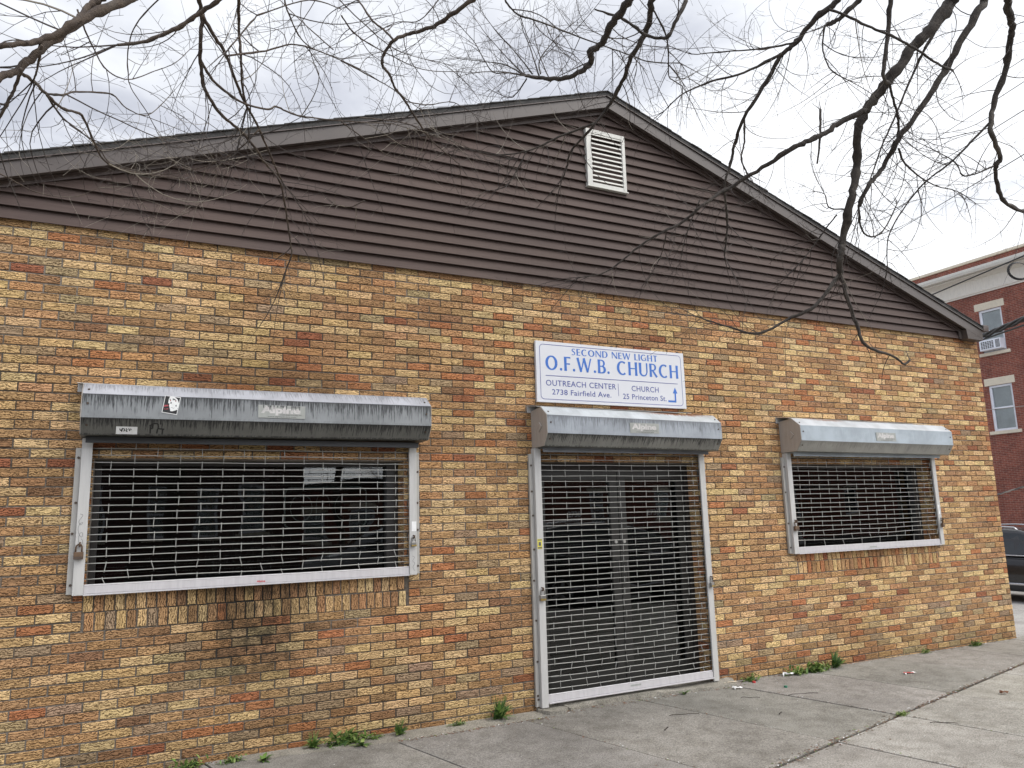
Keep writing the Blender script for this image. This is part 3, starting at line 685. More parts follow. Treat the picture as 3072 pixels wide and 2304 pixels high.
a, b, z, h = line_(.057, .953, .232, .468); headline('church_name', 'O.F.W.B. CHURCH', a, b, z, h, ys, M['blue'], sign, o3)
def tline(name, s, fx0, fx1, zt_, zb_, sp=1.0):
    a, b, z, h = line_(fx0, fx1, zt_, zb_); text_mesh(name, s, b - a, h, ((a + b) / 2, ys, z), M['thinblue'], sign, origin=o3, spacing=sp, bold=.006)
tline('address_line', 'OUTREACH CENTER', .056, .507, .630, .728, 1.08); tline('address_line', '2738 Fairfield Ave.', .092, .472, .778, .870, 1.05)
tline('address_line', 'CHURCH', .613, .803, .640, .738, 1.08); tline('address_line', '25 Princeton St.', .551, .856, .785, .880, 1.05)
m = MB(); xa, zc = sg(.868, .880); xb, zt_ = sg(.927, .73)
ribbon(m, [(xa, zc), (xb, zc)], .020, ys, 0, 0, 1, 1, False); ribbon(m, [(xb - .009, zc - .010), (xb - .009, zt_)], .019, ys - .0002, 0, 0, 1, 1, False)
m.face([(xb - .040, ys, zt_ - .004), (xb + .022, ys, zt_ - .004), (xb - .009, ys, zt_ + .060)]); m.build('arrow', M['blue'], sign, o3)
m = MB()
for fx in (.50, .965):
    x, z = sg(fx, -.012); m.box(x - .008, x + .008, -.02, -.003, z - .02, z + .008)
m.build('clip', M['bolt'], sign, o3)

# ---------------------------------------------------------------- roll-down grilles
def grille(label, X0, X1, xl, xr, zbot, hoods, dz, tilt, cl, seed, link_x, flange_r=True, legs_down=False, splay=3):
    """X0..X1 hood; xl..xr clear width of the curtain; three facets of the hood take three materials."""
    r = random.Random(seed); o3 = ((X0 + X1) / 2, 0, zbot)
    g = empty('security_grille', o3, label, 'security grille', 'roll-down security grilles')
    prof = [(0, 2.664), (-.190, 2.686), (-.302, 2.598), (-.306, 2.431), (-.232, 2.320), (-.002, 2.316)]
    H = MB(); fac = [(1, 2, 0), (2, 3, 1), (3, 4, 2)]
    Zt = lambda x: dz + tilt * (x - X0) / (X1 - X0)
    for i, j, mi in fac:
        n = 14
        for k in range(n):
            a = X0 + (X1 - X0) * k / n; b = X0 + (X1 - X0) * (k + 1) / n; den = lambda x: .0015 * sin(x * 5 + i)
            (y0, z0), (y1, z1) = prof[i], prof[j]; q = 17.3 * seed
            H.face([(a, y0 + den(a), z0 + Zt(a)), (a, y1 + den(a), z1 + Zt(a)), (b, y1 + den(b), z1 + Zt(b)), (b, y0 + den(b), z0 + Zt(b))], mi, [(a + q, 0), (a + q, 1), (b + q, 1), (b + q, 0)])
    for i, j in ((4, 5), (5, 0), (0, 1)):
        (y0, z0), (y1, z1) = prof[i], prof[j]
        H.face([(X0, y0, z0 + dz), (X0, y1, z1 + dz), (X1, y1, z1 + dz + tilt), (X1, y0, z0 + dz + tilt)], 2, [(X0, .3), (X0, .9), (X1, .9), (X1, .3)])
    hood = H.build('hood', hoods, g, o3)
    fl = MB()                                   # flashing from the hood's ridge back to the wall, a folded sheet over the front edges
    s = [(X0 - .045, X1 + .03)]
    fl.prism([(-.006, 2.718 + dz), (-.188, 2.690 + dz), (-.190, 2.687 + dz), (-.006, 2.714 + dz)], 'x', X0 - .045, X1 - .28)
    fl.box(X0 - .048, X1 - .3, -.0055, -.002, 2.652 + dz, 2.7135 + dz)
    fl.build('flashing', M['trim'], hood, o3)
    for xx, e in ((X0, -1), (X1, 1)):
        ec = MB(); ddz = Zt(xx)
        ec.prism([(y, z + ddz) for y, z in prof], 'x', xx + e * .0005, xx + e * .006)
        cy, cz = -.165, 2.50 + ddz; d = .047
        ec.prism([(cy - d, cz), (cy, cz + d), (cy + d, cz), (cy, cz - d)], 'x', xx + e * .0062, xx + e * .016)
        ec.build('end_cap', M['endcap'], hood, o3, bevel=.002)
    sc = MB()
    for xx in (X0 + .035, X1 - .04):
        for (y, z), nv in (((-.262, 2.632), (-.6, .8)), ((-.3045, 2.53), (-1, 0)), ((-.275, 2.383), (-.8, -.6))):
            p = Vector((xx, y, z + Zt(xx))); n = Vector((0, nv[0], nv[1])); sc.cyl(p, p + n * .005, .008, 8)
    sc.build('screw', M['bolt'], hood, o3)
    lp = MB(); lp.box(X0 + .03, X1 - .055, -.150, -.142, 2.272 + dz, 2.316 + dz); lp.box(X0 + .03, X1 - .055, -.141, -.05, 2.308 + dz, 2.315 + dz); lp.build('lintel_lip', hoods[1], g, o3, bevel=.002)
    # side channels
    for side, (c0, c1) in ((-1, (xl - .066, xl + .002)), (1, (xr - .002, xr + .062))):
        ch = MB(); zb = zbot if not legs_down else .034; yf = -.066
        zt_ = 2.313 + dz
        ch.box(c0, c1, yf, yf + .006, zb, zt_)
        if side < 0: ch.box(c0, c0 + .006, yf + .0065, -.001, zb, zt_); ch.box(c1 - .004, c1, yf + .0065, yf + .02, zb, zt_ - .01)
        else: ch.box(c1 - .006, c1, yf + .0065, -.001, zb, zt_); ch.box(c0, c0 + .004, yf + .0065, yf + .02, zb, zt_ - .01)
        cho = ch.build('side_channel', M['trim'], g, o3, bevel=.0025)
        f = MB(); f0, f1 = (c0 - .038, c0 - .001) if side < 0 else (c1 + .001, c1 + .036); ft = 2.262
        f.box(f0, f1, -.030, -.002, zb + .006, ft)
        fo = f.build('flange', M['flange'], cho, o3, bevel=.003)
        bl = MB(); z = zb + .07
        while z < ft - .03:
            x = (f0 + f1) / 2 + r.uniform(-.006, .006)
            bl.cyl((x, -.030, z), (x, -.037, z), .0095, 6); z += r.uniform(.20, .36)
        if legs_down: bl.cyl((f0 + .016, -.03, .135), (f0 + .016, -.036, .135), .010, 8)
        bl.build('bolt', M['bolt'], cho, o3)
    # curtain of rods and links
    cu = MB(); rods = []; z = 2.262; i = 0
    while z > zbot + .075: rods.append(z); z -= .0508
    if rods[-1] - (zbot + .068) < .028: rods.pop()
    nr = len(rods); zb_ = zbot + .068
    def rod_z(i, x):
        t = (x - xl) / (xr - xl); sag = .006 * sin(pi * t) * (i / nr) ** 2
        wob = .0016 * sin(x * (3 + (i * 7) % 5) + i * 2.1)
        if i >= nr - 4 or (legs_down and i > nr * .6): wob *= 2.2
        return (rods[i] if i < nr else zb_) - sag + wob
    for i in range(nr):
        n = 22; cu.tube([(xl - .01 + (xr - xl + .02) * k / n, -.036 + .001 * sin(k + i), rod_z(i, xl + (xr - xl) * k / n)) for k in range(n + 1)], .0034, 6)
    for i in range(-1, nr):
        x = link_x + (.1524 if i % 2 else 0)
        while x > xl + .03 + .3048: x -= .3048
        while x < xl + .015: x += .3048
        bad = i >= nr - splay
        ji = r.uniform(-.02, .02) if (legs_down and i > nr * .55) else r.uniform(-.004, .004)
        while x < xr - .01:
            xx = x + ji + (r.uniform(-.035, .035) if legs_down and i > nr * .7 else r.uniform(-.004, .004))
            lean = r.choice((-1, 1)) * r.uniform(.0, .02) if bad else r.uniform(-.003, .003)
            if i == nr - 1: lean += .008
            xx = min(max(xx, xl + .012), xr - .012)
            za = rod_z(i, xx) if i >= 0 else 2.30; zc = rod_z(i + 1, xx)
            cu.tube([(xx - lean / 2, -.0415, za + .009), (xx - lean / 2, -.043, za), (xx + lean / 2, -.043, zc), (xx + lean / 2, -.0415, zc - .009)], .0029, 5)
            x += .3048
    cu.build('curtain', M['rod'], g, o3, smooth=True)
    bb = MB(); xa, xb = xl + (.002 if not legs_down else .004), xr - .004
    bb.box(xa, xb, -.056, -.030, zbot - .002, zbot + .058); bb.box(xa, xb, -.080 if legs_down else -.070, -.0565, zbot - .004, zbot + .004)
    bb.tube([(xa, -.045, zbot + .064), (xb, -.045, zbot + .064)], .0075, 8)
    bb.box(xa, xb, -.060, -.0565, zbot + .0105, zbot + .0135)
    bar = bb.build('bottom_bar', M['bar'], g, o3, bevel=.0018)
    return g, hood, bar, o3, Zt
HM = lambda n, c, s, d, ru=None: mat_hood(n, c, s, d, ru)
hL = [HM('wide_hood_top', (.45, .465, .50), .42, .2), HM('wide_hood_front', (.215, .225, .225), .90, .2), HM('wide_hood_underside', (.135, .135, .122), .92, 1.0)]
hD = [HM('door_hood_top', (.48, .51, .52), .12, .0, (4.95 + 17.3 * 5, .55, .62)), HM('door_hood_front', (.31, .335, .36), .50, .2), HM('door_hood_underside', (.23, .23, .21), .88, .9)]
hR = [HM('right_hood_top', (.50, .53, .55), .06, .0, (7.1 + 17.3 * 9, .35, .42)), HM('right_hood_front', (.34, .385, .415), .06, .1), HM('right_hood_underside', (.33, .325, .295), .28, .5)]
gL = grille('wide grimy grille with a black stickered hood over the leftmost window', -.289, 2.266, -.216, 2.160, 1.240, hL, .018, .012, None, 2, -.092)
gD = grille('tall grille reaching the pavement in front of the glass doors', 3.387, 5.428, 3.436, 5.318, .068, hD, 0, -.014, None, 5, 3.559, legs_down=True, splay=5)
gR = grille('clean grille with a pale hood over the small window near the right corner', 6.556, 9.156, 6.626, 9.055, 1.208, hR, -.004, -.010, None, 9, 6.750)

def quad_on(m, P, U, V, w, h, off=0):
    n = U.cross(V); 
    m.face([P - U * w / 2 - V * h / 2 + off * n, P + U * w / 2 - V * h / 2 + off * n, P + U * w / 2 + V * h / 2 + off * n, P - U * w / 2 + V * h / 2 + off * n])
UX = Vector((1, 0, 0)); UZ = Vector((0, 0, 1)); N_ = Vector((0, -1, 0))
def nameplate(g, px0, py0, px1, py1, worn):
    _, hood, bar, o3, Zt = g
    a = at(px0, py0, -.308); b = at(px1, py1, -.308); c = (a + b) / 2; w = abs(b.x - a.x); h = .098
    m = MB(); m.box(c.x - w / 2, c.x + w / 2, -.3095, -.3075, c.z - h / 2, c.z + h / 2); pl = m.build('nameplate', M['plate'], hood, o3)
    y = -.3102
    t = text_mesh('maker_name', 'Alpine', w * .84, h * .52, (c.x - w * .02, y, c.z - h * .10), M['platewhite'], pl, origin=o3, bold=.045)
    text_mesh('maker_lines', 'OVERHEAD DOORS, INC.', w * .48, h * .085, (c.x + w * .20, y - .0003, c.z - h * .28), M['plateink'], pl, origin=o3, bold=.01)
    text_mesh('maker_lines', 'www.alpinedoors.com', w * .60, h * .10, (c.x, y - .0003, c.z - h * .43), M['plateink'], pl, origin=o3, bold=.01)
    if worn:
        k = MB(); q = random.Random(worn)
        for i in range(16 if worn == 4 else 3):
            x = c.x + q.uniform(-.45, .45) * w; z = c.z + h * .48; L = q.uniform(.12, .4) * h
            k.face([(x - .006, y - .0006, z), (x - .002, y - .0006, z - L), (x + .002, y - .0006, z - L), (x + .006, y - .0006, z)])
        k.build('black_drip', M['plateink'], pl, o3)
nameplate(gL, 775, 1216, 915, 1255, 4); nameplate(gD, 1889, 1267, 1978, 1302, 0); nameplate(gR, 2627, 1296, 2689, 1325, 0)
# small red maker's mark and grey marks on the bottom bars
_, hood, bar, o3, _z = gL
a = at(783, 1743, -.057); text_mesh('maker_name', 'Alpine', .062, .016, (a.x, -.0568, a.z - .008), M['red'], bar, origin=o3, bold=.03)
for g, px, py in ((gD, 1908, 2055), (gR, 2620, 1640)):
    a = at(px, py, -.057); m = MB(); m.box(a.x - .06, a.x + .06, -.0572, -.0562, a.z - .008, a.z + .008); m.build('worn_mark', M['plate'], g[2], g[3])
# graffiti loops on the left channel of the wide grille
m = MB(); c = at(237, 1590, -.067); ribbon(m, [(0, .11), (.018, .10), (-.004, .06), (.008, .035), (.020, .05), (.006, .045), (-.006, .015), (.002, -.03), (.02, -.05), (.022, -.02), (.004, -.03), (.004, -.085), (.020, -.105), (.026, -.075), (.016, -.06)], .0022, -.0667, c.x, c.z, 1, 1)
m.build('graffiti', M['plateink'], gL[0], gL[3])
m = MB(); c = at(1241, 1690, -.067); ribbon(m, [(-.012, .06), (.008, .05), (-.008, .02), (.010, .0), (-.006, -.03), (.01, -.06)], .0022, -.0667, c.x, c.z, 1, 1); m.build('graffiti', M['plateink'], gL[0], gL[3])
# black paint tag and torn sticker on the underside of the wide hood
pu = Vector((0, -.306, 2.431)); pv = Vector((0, -.232, 2.320)); Vd = (pu - pv).normalized(); Nu = UX.cross(Vd)
if Nu.y > 0: Nu = -Nu
def under(px, py):
    d = ray(px, py); p0 = Vector((0, -.306, 2.431 + .02)); n = Nu; t = (p0 - CAM).dot(n) / d.dot(n); return CAM + d * t
m = MB()
def stroke3(pts, w, off=.0015):
    for i in range(len(pts) - 1):
        a, b = pts[i], pts[i + 1]; t = (b - a).normalized(); s = t.cross(Nu) * w / 2; o = Nu * (off + .0002 * (i % 3)); m.face([a - s + o, a + s + o, b + s + o, b - s + o])
tagp = lambda L: [under(200 + x / 7.373, 1120 + y / 7.373) for x, y in L]
for L in ([(1830, 1165), (1920, 1110), (2020, 1110), (2030, 1200), (2010, 1220), (2160, 1235)], [(2085, 1010), (2080, 1130)], [(1910, 1130), (1900, 1220), (1840, 1220)], [(2010, 1230), (1990, 1330)], [(2125, 1240), (2110, 1350)], [(1850, 1170), (1845, 1330)]): stroke3(tagp(L), .010)
m.build('graffiti', M['black'], hL and gL[1], gL[3])
m = MB(); c = under(380, 1291); quad_on(m, c, UX, Vd, .135, .060, 0); m.v = [p + Nu * .0012 for p in m.v]; so = m.build('torn_sticker', M['paper'], gL[1], gL[3])
m = MB()
for L in ([(1170, 1220), (1200, 1270), (1240, 1205), (1215, 1290)], [(1260, 1210), (1290, 1260), (1250, 1275)], [(1310, 1215), (1340, 1240), (1310, 1270), (1345, 1290)], [(1370, 1215), (1400, 1275)], [(1410, 1220), (1430, 1250)]): stroke3(tagp(L), .006, .0022)
m.build('scribble', M['black'], so, gL[3])
# black sticker with a white bony face and red scrawl on the front of the wide hood
Ys = -.3095
def sk(x, y): p = at(470 + x / 12.69, 1180 + y / 12.69, Ys); return p
m = MB(); m.face([sk(325, 75), sk(185, 722), sk(770, 825), sk(925, 155)]); st_ = m.build('skull_sticker', M['paper'], gL[1], gL[3])
lay = lambda pts, k: [p + N_ * (.0006 * k) for p in (sk(*q) for q in pts)]
m = MB(); m.face(lay([(345, 95), (215, 705), (755, 795), (895, 175)], 1)); m.build('sticker_ground', M['black'], st_, gL[3])
m = MB(); m.face(lay([(520, 110), (465, 215), (450, 300), (440, 375), (485, 385), (475, 470), (505, 590), (515, 675), (590, 685), (700, 655), (800, 620), (850, 380), (800, 240), (745, 190), (640, 110)], 2)); m.build('sticker_face', M['paper'], st_, gL[3])
m = MB()
for q in ([(470, 215), (520, 205), (540, 250), (500, 235)], [(610, 195), (690, 215), (765, 290), (700, 265), (640, 240), (625, 300)], [(545, 320), (515, 385), (560, 400), (572, 350)], [(745, 425), (710, 470), (740, 525), (760, 480)], [(800, 550), (790, 590), (806, 585)], [(500, 525), (560, 530), (640, 565), (700, 530), (640, 577), (560, 540)]): m.face(lay(q, 3))
m.build('sticker_features', M['black'], st_, gL[3])  # black printed sockets, nose and mouth line of the bony face
m = MB()
for q in ([(275, 470), (300, 440), (440, 435), (450, 490), (350, 500), (280, 520)], [(270, 570), (330, 590), (440, 575), (445, 605), (370, 610), (280, 600)]): m.face(lay(q, 2))
m.face(lay([(500, 250), (540, 250), (545, 290), (520, 310)], 3)); m.face(lay([(690, 270), (760, 300), (715, 325)], 3)); m.build('red_scrawl', M['pink'], st_, gL[3])
# yellow alarm sticker on the door grille's left channel, pale stickers on right channels
a = at(1611, 1617, -.067); b = at(1628, 1647, -.067); m = MB(); m.box(a.x + .003, b.x - .003, -.0672, -.0662, b.z, a.z); ys_ = m.build('warning_sticker', M['yellow'], gD[0], gD[3])
m = MB(); cx = (a.x + b.x) / 2; m.box(cx - .012, cx + .012, -.0678, -.0674, b.z + .03, a.z - .028); m.box(cx - .02, cx + .02, -.0678, -.0674, a.z - .014, a.z - .006); m.box(cx - .02, cx + .02, -.0678, -.0674, b.z + .006, b.z + .018); m.build('sticker_mark', M['plateink'], ys_, gD[3])
a = at(1242, 1577, -.067); m = MB(); m.box(a.x - .02, a.x + .02, -.0675, -.0662, a.z - .045, a.z + .035); m.build('peeled_sticker', M['paper'], gL[0], gL[3])
a = at(2817, 1528, -.067); m = MB(); m.prism([(a.x - .02, a.z + .06), (a.x + .012, a.z + .05), (a.x + .0, a.z + .01), (a.x + .016, a.z - .05), (a.x - .012, a.z - .06), (a.x - .006, a.z)], 'y', -.0675, -.0662); m.build('peeled_sticker', M['paper'], gR[0], gR[3])

# ---------------------------------------------------------------- padlocks
def padlock(px, py, body, label, s=1.0, rz=0, ring=None):
    p = at(px, py, -.085); o = empty('padlock', p, label, 'padlock', 'padlocks on the grilles', rz)
    m = MB(); w, h, d = .048 * s, .040 * s, .022 * s; m.box(-w / 2, w / 2, -d / 2, d / 2, -h, 0); bo = m.build('lock_body', M[body], o, bevel=.004)
    m = MB(); m.box(-w / 2 + .002, w / 2 - .002, -d / 2 - .0012, -d / 2 + .002, -h * .95, -h * .62); m.build('lock_band', M['brass' if body != 'rust' else 'bolt'], bo)
    m = MB(); rr = .015 * s; m.tube([(-rr, 0, -.004), (-rr, 0, .022 * s)] + [(rr * cos(rad(a)), 0, .024 * s + rr * 1.1 * sin(rad(a))) for a in range(170, -1, -17)] + [(rr, 0, -.004)], .0042 * s, 8); m.build('shackle', M['rust' if body == 'rust' else 'steel'], o, smooth=True)
    m = MB(); m.tube([(.004, .02, .03 * s), (.004, -.012, .033 * s), (.004, -.014, .048 * s), (.004, .02, .05 * s)], .006, 6); m.build('hasp', M['rust'], o)
padlock(236, 1656, 'rust', 'rusty brown padlock on the left channel of the wide left grille', 1.25)
padlock(1241, 1625, 'steel', 'steel padlock with brass base on the right channel of the wide left grille', 1.0)
padlock(1628, 1785, 'steel', 'grey padlock with brass base on the left channel of the door grille', 1.25)
padlock(2136, 1747, 'steel', 'small grey padlock tilted on the right channel of the door grille', 1.1, .3)
padlock(2389, 1578, 'rust', 'brown padlock at the lower left of the right window grille', 1.25)
padlock(2828, 1569, 'rust', 'dark brown padlock on the right channel nearest the building corner', 1.2, .3)

# ---------------------------------------------------------------- things seen through the glass
def loop_sign(label, P, name='tube_sign'):
    o3 = P[0]; o = empty(name, o3, label, 'window sign', 'unlit tube signs inside the windows'); x0, x1 = P[0].x, P[1].x; z0, z1 = P[2], P[3]
    m = MB(); m.tube([(a, P[0].y, b) for a, b in rrect(x0, x1, z0, z1, .05)], .0065, 6); m.build('outer_loop', M['neon'], o, o3, smooth=True)
    m = MB(); w = x1 - x0; h = z1 - z0; y = P[0].y + .012
    m.tube([(a, y, b) for a, b in arc(x0 + w * .20, z0 + h * .5, w * .13, h * .34, 0, 360, 18)], .003, 5); m.tube([(x0 + w * .38, y, z0 + h * .2)] + [(a, y, b) for a, b in arc(x0 + w * .46, z0 + h * .62, w * .08, h * .22, 180, 0, 9)] + [(x0 + w * .54, y, z0 + h * .5)], .003, 5)
    m.tube([(a, y, b) for a, b in arc(x0 + w * .74, z0 + h * .5, w * .13, h * .34, 60, 300, 14)], .003, 5); m.build('inner_loop', M['neon'], o, o3, smooth=True)
loop_sign('pale rounded tube sign hanging unlit inside the wide left window', (Vector((1.19, .25, 1.64)), Vector((1.874, .25, 1.98)), 1.650, 1.98))
loop_sign('pale rounded tube sign hanging unlit inside the right window', (Vector((7.03, .25, 1.42)), Vector((7.72, .25, 1.75)), 1.415, 1.75))
m = MB(); m.box(8.06, 8.69, .255, .262, 2.075, 2.145); tag(m.build('banner', M['navy'], None, (8.37, .255, 2.075)), 'blue strip banner along the top of the right window', 'banner')
m = MB(); m.blob((8.50, .26, 1.80), .05, .008, .055, 0, 10, 6, .12); m.blob((8.62, .26, 1.80), .055, .008, .06, 0, 10, 6, .12); m.blob((8.56, .258, 1.79), .018, .012, .022, 0, 8, 5); m.blob((8.55, .26, 1.70), .02, .006, .06, 0, 8, 5, .1); tag(m.build('ornament', M['gold'], None, (8.56, .26, 1.8)), 'golden ornament hanging behind the right window glass', 'ornament')
# red cloth low in the wide window, dark curtain folds
m = MB(); rr_ = random.Random(4)
m.grid([(-.18 + .22 * i / 8, .33 + .02 * sin(i * 1.7), 1.29 + .17 * j / 3 + .008 * sin(i * 2)) for i in range(9) for j in range(4)], [(i * 4 + j, (i + 1) * 4 + j, (i + 1) * 4 + j + 1, i * 4 + j + 1) for i in range(8) for j in range(3)])
tag(m.build('cloth', simple('dark_red_cloth', (.10, .008, .015), .9), None, (-.07, .33, 1.29)), 'dark red cloth low inside the left end of the wide window', 'cloth')
def drape(x0, x1, y, z0, z1, label):
    m = MB(); n = int((x1 - x0) / .012); o3 = ((x0 + x1) / 2, y, z0)
    m.grid([(x0 + (x1 - x0) * i / n, y + .022 * sin(i * .9) + .01 * sin(i * .37), z) for i in range(n + 1) for z in (z0, z1)], [(2 * i, 2 * i + 2, 2 * i + 3, 2 * i + 1) for i in range(n)])
    tag(m.build('curtain', M['drape'], None, o3), label, 'curtain', 'dark curtains inside the windows')
drape(.62, 1.17, .55, 1.2, 2.3, 'dark folded curtain in the middle of the wide left window'); drape(7.75, 9.0, .6, 1.2, 2.3, 'dark folded curtain behind the right window')
for mid_, px0, px1 in ((0, 3.863, 4.007), (1, 4.793, 4.979)):
    pass
doors = [o for o in church.children if o.name.startswith('door') and not o.name.startswith('door_frame')]
for d_, xx, w in ((doors[0], 3.935, .15), (doors[1], 4.886, .17)):
    text_mesh('house_number', '2738', w, .055, (xx, .1945, 1.675), M['black'], d_, bold=.03)
# ================================================================ STREET TREES (bare)
def crom(P, k=5):
    Q = []
    for i in range(len(P) - 1):
        p0, p1, p2, p3 = P[max(i - 1, 0)], P[i], P[i + 1], P[min(i + 2, len(P) - 1)]
        for j in range(k):
            t = j / k; Q.append(.5 * ((2 * p1) + (p2 - p0) * t + (2 * p0 - 5 * p1 + 4 * p2 - p3) * t * t + (3 * p1 - p0 - 3 * p2 + p3) * t ** 3))
    Q.append(P[-1]); return Q
TR = random.Random(42)
def rvec(): return Vector((TR.gauss(0, 1), TR.gauss(0, 1), TR.gauss(0, 1))).normalized()
YMAX = -.36
def keep_off(p):
    # twigs stop short of the wall and of the projecting hoods and eaves
    if p.y > YMAX: p.y = YMAX - .02 * TR.random()
    return p
def twig(m, p, d, L, r_, lvl, curl, droop, dens, pale=0, maxl=3):
    n = max(4, int(L / (.055 if lvl < 3 else .04))); step = L / n; pts = [p.copy()]; rs = [r_]; d = d.normalized(); ax = Matrix.Rotation(TR.uniform(0, 6.28), 3, d) @ d.orthogonal().normalized()
    side = d.orthogonal().normalized(); side = Matrix.Rotation(TR.uniform(0, 6.28), 3, d) @ side
    for i in range(n):
        d = (Matrix.Rotation(curl * step * TR.uniform(.4, 1.6), 3, ax) @ d + Vector((0, 0, -droop * step)) + rvec() * (.055 if lvl < 3 else .09)).normalized()
        if pts[-1].y > YMAX - .12 and d.y > 0: d.y *= -.2; d.normalize()
        pts.append(keep_off(pts[-1] + d * step)); rs.append(max(.0008, r_ * (1 - .65 * (i + 1) / n)))
    m.tube(pts, rs, 4 if lvl == 1 else 3, 1 if TR.random() < pale else 0, False)
    if lvl >= maxl: return
    gap = {1: .105, 2: .072}[lvl] / dens; s = TR.uniform(.3, 1) * gap + (.06 if lvl == 1 else .02); sg_ = 1
    while s < L * .97:
        i = min(int(s / step), n - 1); t = (pts[i + 1] - pts[i]).normalized()
        ss = (side - t * side.dot(t)).normalized() * sg_; ss = (ss + rvec() * .45).normalized(); sg_ = -sg_
        rem = L - s
        l2 = (TR.uniform(.30, .75) * rem + .05) * (.85 if lvl == 1 else .6)
        l2 = min(l2, .62 if lvl == 1 else .20)
        if TR.random() < .85: twig(m, pts[i], t * TR.uniform(.5, .95) + ss, l2, max(r_ * (1 - .6 * s / L) * .60, .0011), lvl + 1, curl * TR.uniform(1.0, 2.2), droop * .6, dens, pale, maxl)
        s += gap * TR.uniform(.6, 1.5)
class Tree:
    def __init__(s, base, label, bark):
        s.o3 = base; s.bark = bark; s.root = empty('bare_tree', base, label, 'tree', 'bare trees overhanging the pavement'); s.tw = MB(); s.nubs = MB()
    def limb(s, path, y0, y1, w0, w1, back=None, dens=1, tl=(.35, .9), pale=.08, start=.0, wig=.012, droop=.5, tr=.0038, up=0, maxl=3, bias=None):
        """path: traced points; y0..y1 its depth from thick to thin end; w: widths in photograph pixels at each end."""
        n = len(path); P = []
        acc = [0]
        for i in range(1, n): acc.append(acc[-1] + math.hypot(path[i][0] - path[i - 1][0], path[i][1] - path[i - 1][1]))
        W_ = []
        for i, (x, y) in enumerate(path):
            t = acc[i] / acc[-1]; Y = y0 + (y1 - y0) * t + TR.uniform(-.05, .05); p = at(x, y, Y); P.append(p)
            dep = (p - CAM).dot(fwd); W_.append((w0 + (w1 - w0) * t ** .8) / (F * 3072) * dep / 2)
        k = 6; Q = crom(P, k); R = []
        for i in range(len(Q)):
            a = i / k; j = min(int(a), n - 2); R.append((W_[j] + (W_[j + 1] - W_[j]) * (a - j)) * TR.uniform(.90, 1.10))
        Q = [q + rvec() * min(wig, R[i] * .35) for i, q in enumerate(Q)]
        for i in range(3, len(Q) - 1):            # knots and collars
            if TR.random() < .10: R[i] *= 1.28
        if back:
            B = [Vector(b) for b in back]; ext = crom(B + [Q[0]], 6)[:-1]
            rr = [back_r + (R[0] - back_r) * i / max(1, len(ext) - 1) for i, back_r in enumerate([R[0] * 1.7] * len(ext))]
            Qa, Ra = ext + Q, rr + R
        else: Qa, Ra = Q, R
        m = MB(); m.tube(Qa, Ra, 9 if w0 > 12 else 7 if w0 > 6 else 5)
        m.build('limb', s.bark, s.root, s.o3, smooth=True)
        # side twigs
        L = 0
        for i in range(1, len(Q)):
            L += (Q[i] - Q[i - 1]).length
            frac = i / len(Q)
            while L > .10 / dens:
                L -= .10 / dens
                if frac < start: continue
                t = (Q[i] - Q[i - 1]).normalized(); pr = rvec(); pr = (pr - t * pr.dot(t)).normalized(); pr.z += up
                if bias: pr = pr + Vector(bias) * TR.random()
                if TR.random() < .78: twig(s.tw, Q[i], t * TR.uniform(.2, 1.0) + pr, TR.uniform(*tl), min(tr * TR.uniform(.6, 1.1), R[i] * .7), 1, TR.uniform(.8, 3.4), droop * TR.uniform(-.3, .9), 1, pale, maxl)
        for _ in range(3):                       # the end breaks into twigs
            t = (Q[-1] - Q[-2]).normalized(); twig(s.tw, Q[-1], t + rvec() * .55, TR.uniform(*tl) * .8, min(R[-1] * .8, .004), 1, TR.uniform(.4, 1.4), droop, 1, pale, maxl)
        return Q
    def done(s, pts, r0):
        m = MB(); Q = crom([Vector(p) for p in pts], 6); n = len(Q)
        m.tube(Q, [r0 * (1.5 - .5 * min(1, i / 4)) * (1 - .35 * i / n) for i in range(n)], 14); m.build('trunk', s.bark, s.root, s.o3, smooth=True)
        tw = s.tw.build('twigs', [M['twig'], M['twigpale']], s.root, s.o3)
S3 = lambda ox, *pts: [(ox + x / 2.16, y / 2.16) for x, y in pts]
# --- right tree
B1 = (4.25, -6.35, gz(4)); T1 = Tree(B1, 'dark bare tree whose heavy drooping limbs hang over the right half of the building', M['bark'])
fk = Vector((4.2, -6.2, 4.3)); up1 = lambda x, y, z: [fk, Vector((x, y, z))]
d3 = dict(pale=.05)
T1.limb(S3(2048, (1740, 0), (1620, 180), (1480, 320), (1330, 530), (1190, 710), (1140, 860), (1120, 1100), (1090, 1300), (1040, 1560), (1020, 1659)) + [(2521, 819)], -3.0, -2.1, 36, 19, up1(4.6, -4.6, 6.3), 1.05, (.4, .9), start=.02)
T1.limb([(2521, 819), (2444, 917), (2361, 958), (2278, 1000), (2200, 985), (2090, 950)], -2.1, -1.5, 13, 4, None, 2.21, (.3, .8), bias=(-.8, 0, .1), tr=.0028)
T1.limb([(2521, 819), (2541, 889), (2569, 972), (2597, 1035), (2680, 1069), (2712, 1092), (2729, 1080)], -2.1, -1.9, 14, 6, None, 0.77, (.12, .4), maxl=2)
T1.limb(S3(2048, (1190, 715), (1020, 790), (930, 860), (840, 900), (700, 970), (480, 1110), (280, 1230), (130, 1330), (0, 1440)) + [(1980, 700), (1917, 740), (1819, 815), (1736, 833)], -2.75, -1.3, 19, 3, None, 1.61, (.35, .9), tr=.0026, start=.05)
T1.limb(S3(2048, (1960, 0), (1820, 240), (1700, 460), (1560, 680), (1400, 900), (1300, 1080), (1200, 1210), (1140, 1340)), -3.1, -2.3, 26, 11, up1(4.9, -4.6, 6.4), 1.1, (.4, .9))
